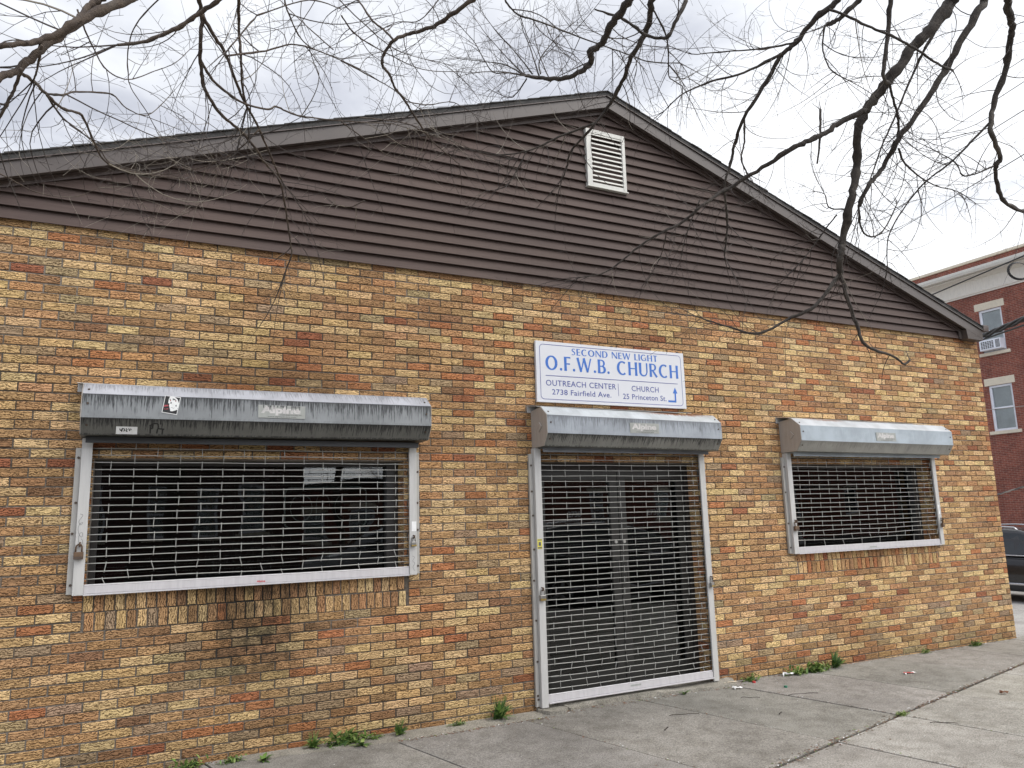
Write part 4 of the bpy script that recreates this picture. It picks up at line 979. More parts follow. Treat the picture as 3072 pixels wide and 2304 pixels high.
T1.limb(S3(2048, (1140, 1340), (1150, 1450), (1185, 1520), (1250, 1530), (1310, 1480), (1390, 1320)), -2.3, -2.1, 7, 3, None, 1.19, (.2, .5))
T1.limb(S3(2048, (2100, 0), (2130, 150), (2130, 250), (2090, 450), (2010, 700), (2000, 850), (2060, 1020), (2030, 1080), (2040, 1200), (2090, 1310), (2212, 1370), (2330, 1380)), -3.2, -2.5, 22, 9, up1(5.2, -4.8, 6.2), 0.77, (.4, .9))
T1.limb(S3(2048, (1350, -40), (1330, 200), (1300, 480), (1330, 540)), -3.0, -2.85, 15, 11, up1(4.4, -4.5, 6.2), 0.85, (.3, .8))
T1.limb(S3(2048, (1800, -40), (1740, 60), (1600, 260), (1500, 460), (1400, 700), (1290, 950), (1220, 1150)), -2.8, -2.2, 10, 4, up1(4.7, -4.4, 6.1), 1.36, (.4, .9))
T1.limb(S3(2048, (1010, 0), (860, 120), (740, 270), (640, 360), (540, 530), (400, 760), (340, 920), (310, 1060), (270, 1220), (290, 1450), (270, 1659)), -2.9, -1.4, 19, 4, up1(4.0, -4.3, 6.0), 1.44, (.35, .9))
T1.limb(S3(2048, (740, 270), (560, 310), (200, 340), (60, 350), (-80, 300)), -2.6, -2.0, 7, 2, None, 1.7, (.3, .8))
T1.limb(S3(2048, (640, 350), (400, 470), (180, 530), (0, 610), (-120, 720)), -2.5, -1.8, 10, 3, None, 1.87, (.3, .9))
T1.limb(S3(2048, (400, 760), (400, 920), (380, 1030), (420, 1130)), -2.0, -2.0, 6, 5, None, 0.85, (.2, .5))
T1.limb(S3(2048, (950, 60), (1080, 110), (1200, 170), (1350, 230), (1500, 310), (1650, 410), (1750, 455)), -3.0, -3.0, 8, 7, None, 1.02, (.3, .7))
T1.limb(S3(2048, (1180, -40), (1140, 0), (1010, 125), (945, 155)), -3.1, -2.8, 17, 13, up1(4.1, -4.5, 6.2), 0.85, (.3, .9))
T1.limb(S3(2048, (960, 150), (920, 180), (910, 330), (960, 450), (1070, 520)), -2.8, -2.6, 6, 3, None, 1.7, (.3, .7))
T1.limb(S3(2048, (1400, 960), (1440, 1060), (1560, 1160), (1660, 1210), (1780, 1240), (1900, 1320)), -2.4, -2.2, 7, 2, None, 1.36, (.3, .7))
T1.limb(S3(2048, (1340, 545), (1380, 700), (1400, 800), (1390, 905)), -2.8, -2.5, 8, 7, None, 1.02, (.2, .6))
T1.limb(S3(2048, (1990, 790), (1750, 1040), (1550, 1200), (1400, 1400), (1330, 1550), (1325, 1720)), -2.8, -2.1, 7, 3, None, 1.36, (.3, .8))
T1.limb(S3(2048, (2020, 1075), (1830, 1140), (1750, 1040), (1490, 905)), -2.7, -2.6, 6, 2, None, 1.36, (.3, .7))
T1.limb(S3(2048, (870, 1060), (890, 900), (890, 710)), -2.5, -2.5, 5, 8, None, 0.34, (.1, .3), maxl=2)
T1.limb(S3(1024, (1870, 0), (1760, 150), (1680, 290), (1610, 330), (1620, 400), (1570, 450), (1430, 510), (1280, 500), (1190, 490)), -2.9, -2.0, 26, 10, up1(3.6, -4.4, 5.9), 1.02, (.4, .9), start=.1)
for e in ([(1190, 490), (1080, 470), (980, 465), (900, 340), (860, 270), (780, 180), (700, 90)], [(1280, 490), (1220, 300), (1170, 170), (1180, 60)], [(1200, 510), (1130, 610), (1080, 630), (960, 580)], [(1290, 480), (1290, 380), (1400, 240), (1500, 150)], [(1190, 490), (1060, 420), (930, 400), (760, 380)], [(1240, 480), (1120, 330), (1000, 200), (900, 60)]):
    T1.limb(S3(1024, *e), -2.0, -1.7, 5, 1.6, None, 2.3, (.3, .75), tr=.0020, droop=.1)
T1.limb(S3(1024, (2010, 0), (1980, 190), (1880, 370), (1830, 510), (1760, 640), (1700, 730), (1620, 830), (1490, 980), (1460, 1090), (1430, 1160)), -2.8, -1.2, 20, 4, up1(3.8, -4.4, 6.0), 1.19, (.3, .7))
T1.limb(S3(1024, (1640, 800), (1450, 870), (1200, 980), (1000, 1000), (800, 960)), -1.7, -1.0, 8, 2, None, 2.55, (.25, .7), pale=.2)
T1.limb(S3(1024, (1200, 980), (1140, 1100), (1060, 1210), (930, 1240)), -1.3, -1.1, 4, 2, None, 2.04, (.2, .5), pale=.2)
T1.limb(S3(1024, (1640, 60), (1840, 130), (1980, 230), (2110, 240), (2160, 150), (2240, 0)), -2.6, -2.9, 5, 13, None, 0.85, (.3, .7))
T1.limb(S3(1024, (2020, 60), (2110, 250), (2120, 480), (2150, 520), (2212, 560)), -2.7, -2.4, 6, 3, None, 1.7, (.3, .7))
T1.limb(S3(1024, (1060, 0), (1140, 90), (1280, 140), (1600, 260), (1880, 360), (2000, 400), (2200, 410)), -2.6, -2.2, 6, 3, None, 1.36, (.3, .7))
T1.limb(S3(2048, (1000, 1390), (900, 1520), (800, 1659)) + [(2390, 800), (2340, 850)], -2.1, -1.7, 5, 2, None, 2.38, (.2, .6), pale=.2)
T1.limb(S3(2048, (1060, 1355), (950, 1345), (920, 1260), (860, 1240)), -2.2, -2.0, 6, 2, None, 1.53, (.2, .6))
for e in ([(2000, 690), (1985, 760), (1950, 830)], [(2100, 600), (2060, 700), (2040, 790)]): T1.limb(e, -1.3, -1.0, 4, 2, None, 1.6, (.2, .6), pale=.2)
T1.done([B1, (4.22, -6.32, 1.4), (4.26, -6.28, 2.8), tuple(fk + Vector((0, 0, .15)))], .17)
# --- left tree
B2 = (.75, -7.2, gz(.7)); T2 = Tree(B2, 'brown bare tree whose long limbs cross the sky above the left half of the building', M['barkw'])
fk = Vector((.75, -7.1, 4.2))
T2.limb(S3(0, (900, -50), (820, 0), (560, 120), (290, 300), (130, 445), (0, 500), (-150, 560)), -3.2, -3.4, 30, 20, up1(.7, -5.6, 5.0), .45, (.3, .8), start=.05)
T2.limb(S3(0, (700, -60), (640, 0), (560, 60), (470, 150), (280, 260), (130, 285), (0, 300), (-120, 310)), -3.25, -3.4, 22, 16, up1(.6, -5.6, 5.1), .4, (.3, .8))
T2.limb(S3(0, (140, 445), (100, 560), (40, 680), (-20, 800)), -3.4, -3.2, 11, 8, None, .6, (.3, .7))
T2.limb(S3(0, (150, 480), (230, 540), (300, 610), (400, 700), (530, 750), (600, 900), (700, 1060), (950, 1130), (1200, 1160)), -3.3, -1.4, 11, 3, None, .8, (.3, .8), pale=.25)
T2.limb(S3(0, (300, 610), (400, 760), (520, 850), (640, 960), (720, 1060), (900, 1110)), -3.0, -1.5, 6, 2, None, .8, (.3, .8), pale=.3)
T2.limb(S3(0, (310, 610), (400, 615), (490, 595), (650, 600), (740, 620), (820, 700), (960, 745), (1100, 620)), -3.1, -2.6, 7, 2, None, 1.0, (.3, .8))
T2.limb(S3(0, (270, 290), (240, 450), (215, 520)), -3.35, -3.2, 9, 5, None, 1.0, (.4, .9))
T2.limb(S3(0, (1500, -60), (1420, 0), (1290, 90), (1150, 180), (950, 265), (760, 290)), -2.9, -2.6, 16, 9, up1(1.3, -5.2, 5.2), .3, (.3, .7))
T2.limb(S3(0, (1270, -60), (1285, 0), (1310, 100), (1300, 270), (1300, 430), (1330, 580), (1430, 740), (1550, 840), (1640, 940), (1720, 1060), (1810, 1170), (1850, 1350), (1880, 1560), (1890, 1650), (1860, 1730)), -2.8, -1.0, 14, 4, up1(1.1, -5.2, 5.0), .75, (.3, .8), pale=.15)
T2.limb(S3(0, (1310, 100), (1400, 250), (1470, 370), (1540, 560), (1600, 690), (1670, 820), (1750, 1000), (1830, 1180)), -2.7, -1.2, 12, 5, None, .7, (.3, .8), pale=.12)
T2.limb(S3(0, (1310, 410), (1400, 540), (1560, 660), (1730, 710), (1790, 690), (1900, 740), (2080, 770), (2300, 790), (2520, 800), (2640, 830)), -2.3, -1.6, 9, 2.5, None, .9, (.3, .8), pale=.2)
T2.limb(S3(0, (1545, -40), (1550, 200), (1560, 380), (1570, 560), (1600, 690)), -2.6, -2.1, 10, 6, up1(1.5, -5, 5.1), .6, (.3, .8))
T2.limb(S3(0, (1470, 360), (1720, 330), (1930, 290), (2210, 390)), -2.5, -2.2, 7, 3, None, .9, (.3, .8))
T2.limb(S3(0, (500, 60), (540, 170), (610, 320), (690, 450), (830, 515), (1000, 460), (1130, 410), (1230, 320)), -3.1, -2.7, 6, 2, None, .8, (.3, .7))
T2.limb(S3(0, (1050, -30), (880, 160), (830, 330), (830, 470), (850, 570), (960, 740), (1020, 860)), -2.8, -2.0, 5, 2, None, .9, (.3, .7))
T2.limb(S3(0, (1550, 840), (1480, 910), (1300, 960), (1250, 1050)), -1.9, -1.5, 3, 1.6, None, 1.6, (.3, .7), pale=.35)
T2.limb(S3(0, (1680, 840), (1500, 1000), (1250, 1100), (1000, 1130), (800, 1080)), -1.8, -1.4, 5, 2, None, 1.5, (.3, .7), pale=.35, tr=.0024)
T2.limb(S3(0, (1400, 1000), (1390, 1200), (1290, 1330), (1100, 1420), (960, 1400)), -1.5, -1.2, 3, 1.6, None, 1.0, (.2, .5), pale=.5)
T2.limb(S3(0, (-60, 1100), (50, 1150), (250, 1250), (480, 1275), (640, 1215)), -1.6, -1.4, 4, 1.8, None, .25, (.1, .35), pale=.6, maxl=2)
T2.limb(S3(0, (1840, -40), (1860, 60), (1950, 250), (2060, 330), (2212, 380)), -2.5, -2.3, 6, 2, None, 1.0, (.3, .8))
T2.limb(S3(0, (2212, 60), (2000, 0), (1700, 90), (1650, 120), (1480, 320)), -2.4, -2.6, 3, 5, None, 1.2, (.3, .7))
T2.limb(S3(1024, (850, 0), (720, 90), (600, 170), (440, 220), (340, 260), (270, 370), (270, 430), (310, 480), (350, 570), (410, 650), (460, 730), (560, 880), (640, 960), (760, 1060)), -2.6, -1.1, 15, 3, up1(2.1, -4.8, 5.4), .7, (.3, .8))
T2.limb(S3(1024, (340, 260), (270, 190), (200, 130), (110, 0)), -2.4, -2.2, 7, 5, None, .9, (.3, .7))
T2.limb(S3(1024, (410, 655), (560, 680), (700, 660), (780, 690), (860, 740)), -1.8, -1.5, 4, 2, None, .9, (.3, .6))
T2.limb(S3(1024, (0, 100), (100, 230), (300, 350), (530, 450), (750, 465)), -2.2, -1.9, 5, 2, None, .9, (.3, .7))
T2.limb(S3(1024, (0, 395), (180, 490), (330, 575), (500, 700)), -2.2, -1.9, 5, 2, None, .9, (.3, .7))
T2.limb(S3(1024, (120, 760), (420, 800), (560, 870), (760, 930), (940, 1010)), -1.3, -1.0, 5, 2, None, 1.6, (.2, .6), pale=.3)
T2.limb(S3(1024, (0, 790), (180, 920), (330, 1020), (560, 1050)), -1.4, -1.1, 4, 1.8, None, 1.1, (.2, .5), pale=.4)
T2.limb(S3(1024, (150, 1300), (60, 1340), (-40, 1330)), -1.1, -1.0, 4, 2, None, 1.2, (.15, .35), pale=.5)
for e in ([(1000, -20), (1080, 60), (1190, 150), (1330, 190)], [(1330, -20), (1260, 60), (1180, 70), (1060, 140)], [(1000, 150), (900, 60), (820, -20)]): T2.limb(e, -2.3, -2.0, 4, 2, None, 1.5, (.3, .7))
T2.done([B2, (.72, -7.18, 1.3), (.78, -7.15, 2.7), tuple(fk + Vector((0, 0, .15)))], .15)
# ================================================================ WEEDS AND LITTER
WR = random.Random(9)
def weed(x, y, size, kind, label, mats, grp='weeds along the foot of the wall'):
    z = gz(x) + .004; o = empty('weed', (x, y, z), label, 'weed', grp); m = MB()
    n = {'tuft': 70, 'rosette': 16, 'low': 120, 'patch': 230}[kind]
    for i in range(n):
        a = WR.uniform(0, 2 * pi); el = {'tuft': WR.uniform(.5, 1.45), 'rosette': WR.uniform(.25, .9), 'low': WR.uniform(.15, 1.1), 'patch': WR.uniform(.3, 1.25)}[kind]; size_ = size
        sp = {'tuft': .10, 'rosette': .03, 'low': .5, 'patch': .55}[kind] * size
        b = Vector((WR.gauss(0, sp * .6), min(WR.gauss(0, sp * .28), .02), 0)); L = size * WR.uniform(.4, 1.0) * (.36 if kind in ('low', 'patch') else .8)
        if y + b.y > -.012: b.y = -.012 - y
        d = Vector((cos(a) * cos(el), sin(a) * cos(el), sin(el)))
        if y > -.10 and d.y > 0: d.y *= -.4
        s = Vector((-sin(a), cos(a), 0)); w = L * {'tuft': .085, 'rosette': .13, 'low': .15, 'patch': .14}[kind] * WR.uniform(.7, 1.3); k = 5; L_, R_ = [], []; p = b.copy(); mi = WR.choices((0, 1, 2), (5, 3, 2 if kind != 'tuft' else 1))[0]
        if kind in ('low', 'patch') and WR.random() < .6: p.z += L * WR.uniform(.0, .9)
        for j in range(k + 1):
            t = j / k; ww = w * (.25 + 1.2 * sin(pi * min(1, t * 1.02)) ** .8) * (1 - t * .55) * (1 + (.25 if j % 2 else -.15) * (kind != 'low'))
            L_.append(p + s * ww); R_.append(p - s * ww); p = p + d * (L / k); d = (d + Vector((0, 0, -.16 - .12 * t))).normalized()
        for j in range(k):
            m.face([L_[j], R_[j], R_[j + 1], L_[j + 1]], mi)
        if kind == 'tuft' and WR.random() < .35:
            q = b.copy(); m.tube([q, q + Vector((cos(a) * .3, sin(a) * .1 - .05, 1)) * size * WR.uniform(.5, .95)], .0016, 3, 1)
    m.build('leaves', mats, o, (0, 0, 0)); return o
G1 = [M['leaf2'], M['leaf1'], M['leaf3']]; G2 = [M['leaf1'], M['leaf3'], M['leaf2']]
weed(.50, -.06, .16, 'low', 'low leafy weed at the foot of the wall, leftmost at the picture edge', G2)
weed(.80, -.10, .12, 'low', 'faint strip of sparse green on the wall-foot concrete left of the lone dandelion', G2)
weed(1.0, -.20, .12, 'rosette', 'lone dandelion rosette standing out on the pavement away from the wall', G1)
weed(1.38, -.06, .13, 'tuft', 'upright leafy weed at the left end of the spreading green patch', G2)
weed(1.62, -.08, .22, 'patch', 'widest bright green weed patch spreading along the wall below the wide window', G2)
weed(1.72, -.20, .14, 'rosette', 'jagged-leaved weed rosette on the pavement in front of the wide green patch', G1)
weed(1.86, -.07, .12, 'low', 'pale green weed at the right end of the spreading patch', G2)
weed(2.06, -.07, .13, 'tuft', 'dark green tufted weed just right of the spreading patch', G1)
weed(2.57, -.06, .10, 'low', 'small weed in the crack halfway between the spreading patch and the tall tuft', G2)
weed(2.95, -.06, .22, 'tuft', 'tallest dark green tuft of weed against the wall left of the door grille', G1)
weed(4.86, -.17, .10, 'rosette', 'small grassy weed in the crack before the door threshold', G1)
weed(5.78, -.07, .17, 'low', 'low weed just right of the door grille', G2)
weed(6.40, -.10, .20, 'low', 'left end of the long weed strip below the right window', G2)
weed(6.68, -.10, .22, 'patch', 'middle of the long weed strip below the right window', G2)
weed(7.0, -.07, .22, 'tuft', 'bushy dark weed at the right end of the strip below the right window', G1)
weed(8.55, -.05, .10, 'low', 'tiny weed at the wall foot between the window and the corner', G2)
weed(9.48, -.06, .16, 'low', 'green weed at the wall foot nearest the right corner', G2)
weed(5.85, -1.73, .09, 'low', 'tiny yellowish weed growing from the crossing of the pavement joints', [M['leaf3'], M['leaf1'], M['leaf3']], 'weeds in the pavement joints')
# moss specks at the wall foot are part of the joint debris
deb = MB(); dr = random.Random(13)
def crumb(x, y, s, m=deb):
    z = gz(x) + .003; a = dr.uniform(0, 6.28); l = s * dr.uniform(.6, 1.5); w = s * dr.uniform(.25, .6); h = dr.uniform(.002, .006)
    c, sn = cos(a), sin(a); P = [(l, 0, 0), (.2 * l, w, h), (-l, .2 * w, .001), (-.2 * l, -w, h * .6)]
    m.face([(x + px * c - py * sn, y + px * sn + py * c, z + pz) for px, py, pz in P], dr.choices((0, 1, 2, 3), (6, 3, 1.2, .6))[0])
for i in range(900):
    s = dr.uniform(2.2, 9.2); k = .016 + .02 * max(0, 1 - abs(s - 4.1) / 1.6); p = st(s, dr.gauss(.003, k)); crumb(p.x, p.y, .012)
for s0 in (3.0, 4.223, 5.295):
    for i in range(70): p = st(s0 + dr.gauss(0, .014), dr.uniform(-2.1, 1.3)); crumb(p.x, p.y, .009)
for i in range(420):
    x = dr.uniform(.2, 10.2); crumb(x, -.015 - abs(dr.gauss(0, .035)), .010)
for i in range(160): crumb(dr.uniform(2.0, 3.4), -.24 + dr.gauss(0, .018), .012)
for i in range(150): crumb(dr.uniform(3.5, 5.6), -.16 + dr.gauss(0, .03), .013)
tag(deb.build('leaf_debris', [M['crumb'], M['leafdead'], M['paper'], M['leaf3']]), kind='stuff')
spk = MB()
for i in range(220): x = dr.uniform(1, 9); y = -dr.uniform(.1, 2.9); crumb(x, y, dr.uniform(.004, .008), spk)
tag(spk.build('pavement_specks', [M['paper'], M['stick'], M['crumb'], M['leafdead']]), kind='stuff')
def litter(name, label, cat, mb, mat, x, y, z=.003, grp=None, **k):
    p = Vector((x, y, gz(x) + z)); mb.v = [v + p for v in mb.v]; return tag(mb.build(name, mat, None, p, **k), label, cat, grp)
for mat, x, y, lab in (('red', 5.74, -.16, 'red plastic bottle cap on the pavement right of the door'), ('green', 5.84, -.48, 'green plastic bottle cap on the pavement')):
    m = MB(); n = 20; pr = [(.0, .0), (.017, .0), (.017, .014), (.0155, .017), (0, .017)]
    for i in range(n):
        for j in range(4):
            rr = lambda k, q: pr[k][0] * (1 + (.03 if q % 2 and k in (1, 2) else 0)); a0, a1 = 2 * pi * i / n, 2 * pi * (i + 1) / n
            m.face([(rr(j, i) * cos(a0), rr(j, i) * sin(a0), pr[j][1]), (rr(j, i) * cos(a1), rr(j, i) * sin(a1), pr[j][1]), (rr(j + 1, i) * cos(a1), rr(j + 1, i) * sin(a1), pr[j + 1][1]), (rr(j + 1, i) * cos(a0), rr(j + 1, i) * sin(a0), pr[j + 1][1])])
    litter('bottle_cap', lab, 'bottle cap', m, M[mat], x, y, grp='bottle caps on the pavement')
def crumple(w, d, h, n=7):
    m = MB(); m.grid([(-w / 2 + w * i / n, -d / 2 + d * j / 3 + .3 * d * sin(i * .8), abs(h * sin(i * 1.9 + j * 1.3)) + .001 + .2 * h * ((i * 7 + j * 3) % 4)) for i in range(n + 1) for j in range(4)], [(i * 4 + j, (i + 1) * 4 + j, (i + 1) * 4 + j + 1, i * 4 + j + 1) for i in range(n) for j in range(3)]); return m
litter('paper_scrap', 'long white torn paper strip beside the weeds below the right window', 'litter', crumple(.16, .035, .022), M['paper'], 6.27, -.10)
litter('paper_scrap', 'white crumpled tissue at the right end of the door threshold', 'litter', crumple(.10, .05, .012), M['paper'], 5.42, -.27)
litter('paper_scrap', 'cream flattened cardboard strip on the right end of the threshold', 'litter', crumple(.16, .03, .004), simple('cream_card', (.55, .48, .36), .9), 5.47, -.12, .03)
m = crumple(.16, .045, .008); m.m = [1 if 4 < k < 15 else 0 for k in range(len(m.f))]
litter('wrapper', 'red and white flattened wrapper on the pavement', 'litter', m, [M['paper'], M['red']], 7.37, -.69)
litter('dead_leaf', 'curled reddish dead leaf on the outer pavement slab', 'leaf', crumple(.07, .035, .018), M['leafdead'], 7.26, -1.72)
for i, (x, y, L, a, lab) in enumerate(((5.06, -1.17, .07, .5, 'short dark stick in the middle of the slab before the door'), (5.90, -2.06, .20, -.7, 'straight dry stick on the outer pavement slab'), (4.35, -.78, .26, -.35, 'thin curved twig on the slab left of the middle joint'), (3.95, -1.05, .08, .6, 'short thick stick on the darker slab before the door'), (5.75, -.78, .30, -.3, 'long thin twig near the green bottle cap'), (5.25, -.62, .17, -.6, 'curved twig right of the door on the pavement'))):
    m = MB(); m.tube([(L * (t - .5) * cos(a), L * (t - .5) * sin(a) + .12 * L * sin(pi * t), .004 + .003 * sin(t * 9)) for t in [k / 8 for k in range(9)]], .0042 if L < .1 else .0026, 5)
    litter('stick', lab, 'stick', m, M['stick'], x, y, grp='sticks on the pavement')

# ================================================================ CABLES
def cable(label, pts, r_, mat='cable', strands=1, sag=0, n=24, grp='utility cables', extra=None):
    P = [Vector(p) for p in pts]; m = MB()
    if len(P) == 2: P = [P[0].lerp(P[1], k / n) - Vector((0, 0, sag * 4 * (k / n) * (1 - k / n))) for k in range(n + 1)]
    o3 = P[0]
    if strands == 1: m.tube(P, r_, 6)
    else:
        for s in range(strands):
            m.tube([p + Vector((0, cos(i * .9 + s * 2.1) * r_ * .6, sin(i * .9 + s * 2.1) * r_ * .6)) for i, p in enumerate(P)], r_ * .55, 6, s % 2 if isinstance(mat, tuple) else 0)
    if extra: extra(m)
    return tag(m.build('cable', [M[k] for k in mat] if isinstance(mat, tuple) else M[mat], None, o3, smooth=True), label, 'cable', grp)
def lp(a, b, k): return Vector(a) + (Vector(b) - Vector(a)) * k
a, b = at(2925, 1018, .5), at(3072, 957, -.6); cable('thick black twisted cable running from the eave corner past the air conditioner', [a, lp(a, b, 2.6)], .038, 'cable', 3)
a, b = at(2928, 1026, .5), at(3072, 975, -.6); cable('thinner black cable just below the thick one at the eave corner', [a, lp(a, b, 2.6)], .013)
a, b = at(2700, 925, 5), at(3072, 767, 1.5)
def coil(m):
    c = at(3058, 812, 1.7)
    for k in range(3): m.tube([(c.x + (.16 + .008 * k) * cos(t) * 1.15, c.y + .012 * k - .16 * cos(t) * .5, c.z + (.155 + .01 * k) * sin(t)) for t in [2 * pi * i / 22 for i in range(23)]], .008, 5)
cable('black cable with a hanging coil crossing the pale cornice', [a, lp(a, b, 1.8)], .014, 'cable', 1, 0, 24, 'utility cables', coil)
a, b = at(2985, 1486, 1.0), at(3072, 1460, -.2); cable('black and grey cable bundle leaving the building corner above the parked car', [a, lp(a, b, 2.5)], .012, ('cable', 'cablew'), 4)
a, b = at(2950, 1231, 1.0), at(3072, 1218, .2); cable('thin pale wire crossing the lower red brick window', [a, lp(a, b, 2)], .004, 'cablew')
for lab, p0, p1, r_ in (('topmost thin wire in the sky at the right', (2480, 560), (3072, 176), .007), ('second thin wire from the top in the sky at the right', (2500, 615), (3072, 245), .008), ('third wire from the top in the sky at the right', (2540, 660), (3072, 330), .009), ('lowest and thickest wire in the sky at the right, ending nearest the roof edge', (2575, 762), (3072, 463), .010)):
    a, b = at(*p0, 16), at(*p1, 1); cable(lab, [lp(a, b, -.35), lp(a, b, 1.4)], r_, 'cable', 1, 0, 20, 'thin wires in the sky')

# ================================================================ RED BRICK APARTMENT BUILDING
def facade(root, o3, FX, cols, rows, wx0, wx1, zb, zt_, wallmat, depth, style, ac=None):
    """wall along local x, looking at local -y; windows at cols (centre x) and rows (sill z, head z)."""
    X = sorted({wx0, wx1} | {v for c in cols for v in (c - .45, c + .45)}); Z = sorted({zb, zt_} | {v for a, b in rows for v in (a, b)}); m = MB()
    hole = lambda x, z: any(abs(x - c) < .45 for c in cols) and any(a < z < b for a, b in rows)
    for i in range(len(X) - 1):
        for j in range(len(Z) - 1):
            if not hole((X[i] + X[i + 1]) / 2, (Z[j] + Z[j + 1]) / 2): m.face([(X[i], 0, Z[j]), (X[i + 1], 0, Z[j]), (X[i + 1], 0, Z[j + 1]), (X[i], 0, Z[j + 1])])
    for c in cols:
        for a, b in rows:
            q = .22; x0, x1 = c - .45, c + .45
            m.face([(x0, 0, a), (x0, 0, b), (x0, q, b), (x0, q, a)]); m.face([(x1, 0, a), (x1, q, a), (x1, q, b), (x1, 0, b)]); m.face([(x0, 0, b), (x1, 0, b), (x1, q, b), (x0, q, b)]); m.face([(x0, 0, a), (x0, q, a), (x1, q, a), (x1, 0, a)])
    m.box(wx0, wx1, .60, depth, zb, zt_ - .01); m.face([(wx0, 0, zb), (wx0, 0, zt_), (wx0, .6, zt_), (wx0, .6, zb)]); m.face([(wx1, 0, zb), (wx1, .6, zb), (wx1, .6, zt_), (wx1, 0, zt_)])
    m.build('wall', wallmat, root, o3)
    for c in cols:
        for a, b in rows:
            x0, x1 = c - .45, c + .45; f = MB(); w = .085; y0, y1 = .05, .19
            f.box(x0 + .001, x0 + w, y0, y1, a + .001, b - .001); f.box(x1 - w, x1 - .001, y0, y1, a + .001, b - .001); f.box(x0 + w + .001, x1 - w - .001, y0, y1, b - w, b - .001); f.box(x0 + w + .001, x1 - w - .001, y0, y1, a + .001, a + w)
            mz = a + (b - a) * .5; f.box(x0 + w + .001, x1 - w - .001, y0 - .01, y1 - .02, mz - .03, mz + .03)
            fo = f.build('window', M['vinyl'], root, o3, bevel=.004)
            p = MB(); p.box(x0 + w - .002, x1 - w + .002, .110, .116, a + w - .002, b - w + .002); p.build('pane', M['pane'], fo, o3)
            bl = MB(); bl.box(x0 + w + .01, x1 - w - .01, .130, .138, a + w, b - w); bl.build('blind', M['blind'], fo, o3)
            s = MB(); s.box(x0 - .14, x1 + .14, -.06, .10, a - .125, a - .001); s.build('sill', M['stone'], fo, o3, bevel=.008)
            if style: l = MB(); l.box(x0 - .13, x1 + .13, -.008, .10, b + .001, b + .29); l.build('lintel', M['stone'], fo, o3, bevel=.004)
o3 = (30, 11.1, -.55)
apt = empty('apartment_building', o3, 'tall red brick apartment building with pale stone lintels and cream cornice beyond the corner', 'building', None, -pi / 2)
L0 = (0, 0, 0); z0 = .55
facade(apt, L0, 0, (-3.2, 0, 3.2, 6.4), ((7.50 + z0, 9.22 + z0), (4.42 + z0, 6.20 + z0)), -9, 13, 0, 11.25 + z0, M['redbrick'], 14, True)
m = MB(); m.box(-9.1, 13.1, -.06, .50, 11.252 + z0, 11.36 + z0); m.build('coping', M['stone'], apt, L0, bevel=.01)
m = MB(); Zc = 9.90 + z0
m.prism([(-.003, Zc), (-.06, Zc), (-.06, Zc + .06), (-.10, Zc + .07), (-.10, Zc + .13), (-.055, Zc + .15), (-.055, Zc + .60), (-.20, Zc + .66), (-.42, Zc + .70), (-.42, Zc + .76), (-.003, Zc + .78)], 'x', -9.05, 13.05); m.build('cornice', M['cornice'], apt, L0, bevel=.006)
m = MB(); m.prism([(-.43, Zc + .765), (-.60, Zc + .765), (-.64, Zc + .86), (-.64, Zc + .96), (-.62, Zc + .965), (-.58, Zc + .80), (-.45, Zc + .80), (-.42, Zc + .98), (-.003, Zc + 1.02), (-.003, Zc + .785)], 'x', -9.08, 13.08); m.build('gutter', M['gutter'], apt, L0, bevel=.006)
# window air conditioner: x local = 11.1 - y
acx0, acx1, acz = -.46 + .04, .30, 7.585 + 0
o3 = Vector((30, 11.1, 7.56)); ac = empty('air_conditioner', o3, 'white window air conditioner in the upper red brick window', 'air conditioner', None, -pi / 2)
m = MB(); m.box(-.42, .40, -.26, .13, .0, .41); bo = m.build('case', M['vinyl'], ac, bevel=.012)
m = MB(); m.box(-.36, .14, -.263, -.2605, .06, .35); bg = m.build('coil', M['bronze'], ac); m = MB()
for i in range(7): m.box(-.36 + .5 * i / 6 - .008, -.36 + .5 * i / 6 + .008, -.270, -.2635, .06, .35)
for i in range(6): m.box(-.36, .14, -.2745, -.2705, .06 + .29 * i / 5 - .008, .06 + .29 * i / 5 + .008)
m.build('grille', M['vinyl'], ac); m = MB()
for i in range(4): m.box(.21 + i * .042, .234 + i * .042, -.2635, -.2605, .05, .36)
m.build('vent_slot', M['bronze'], ac)

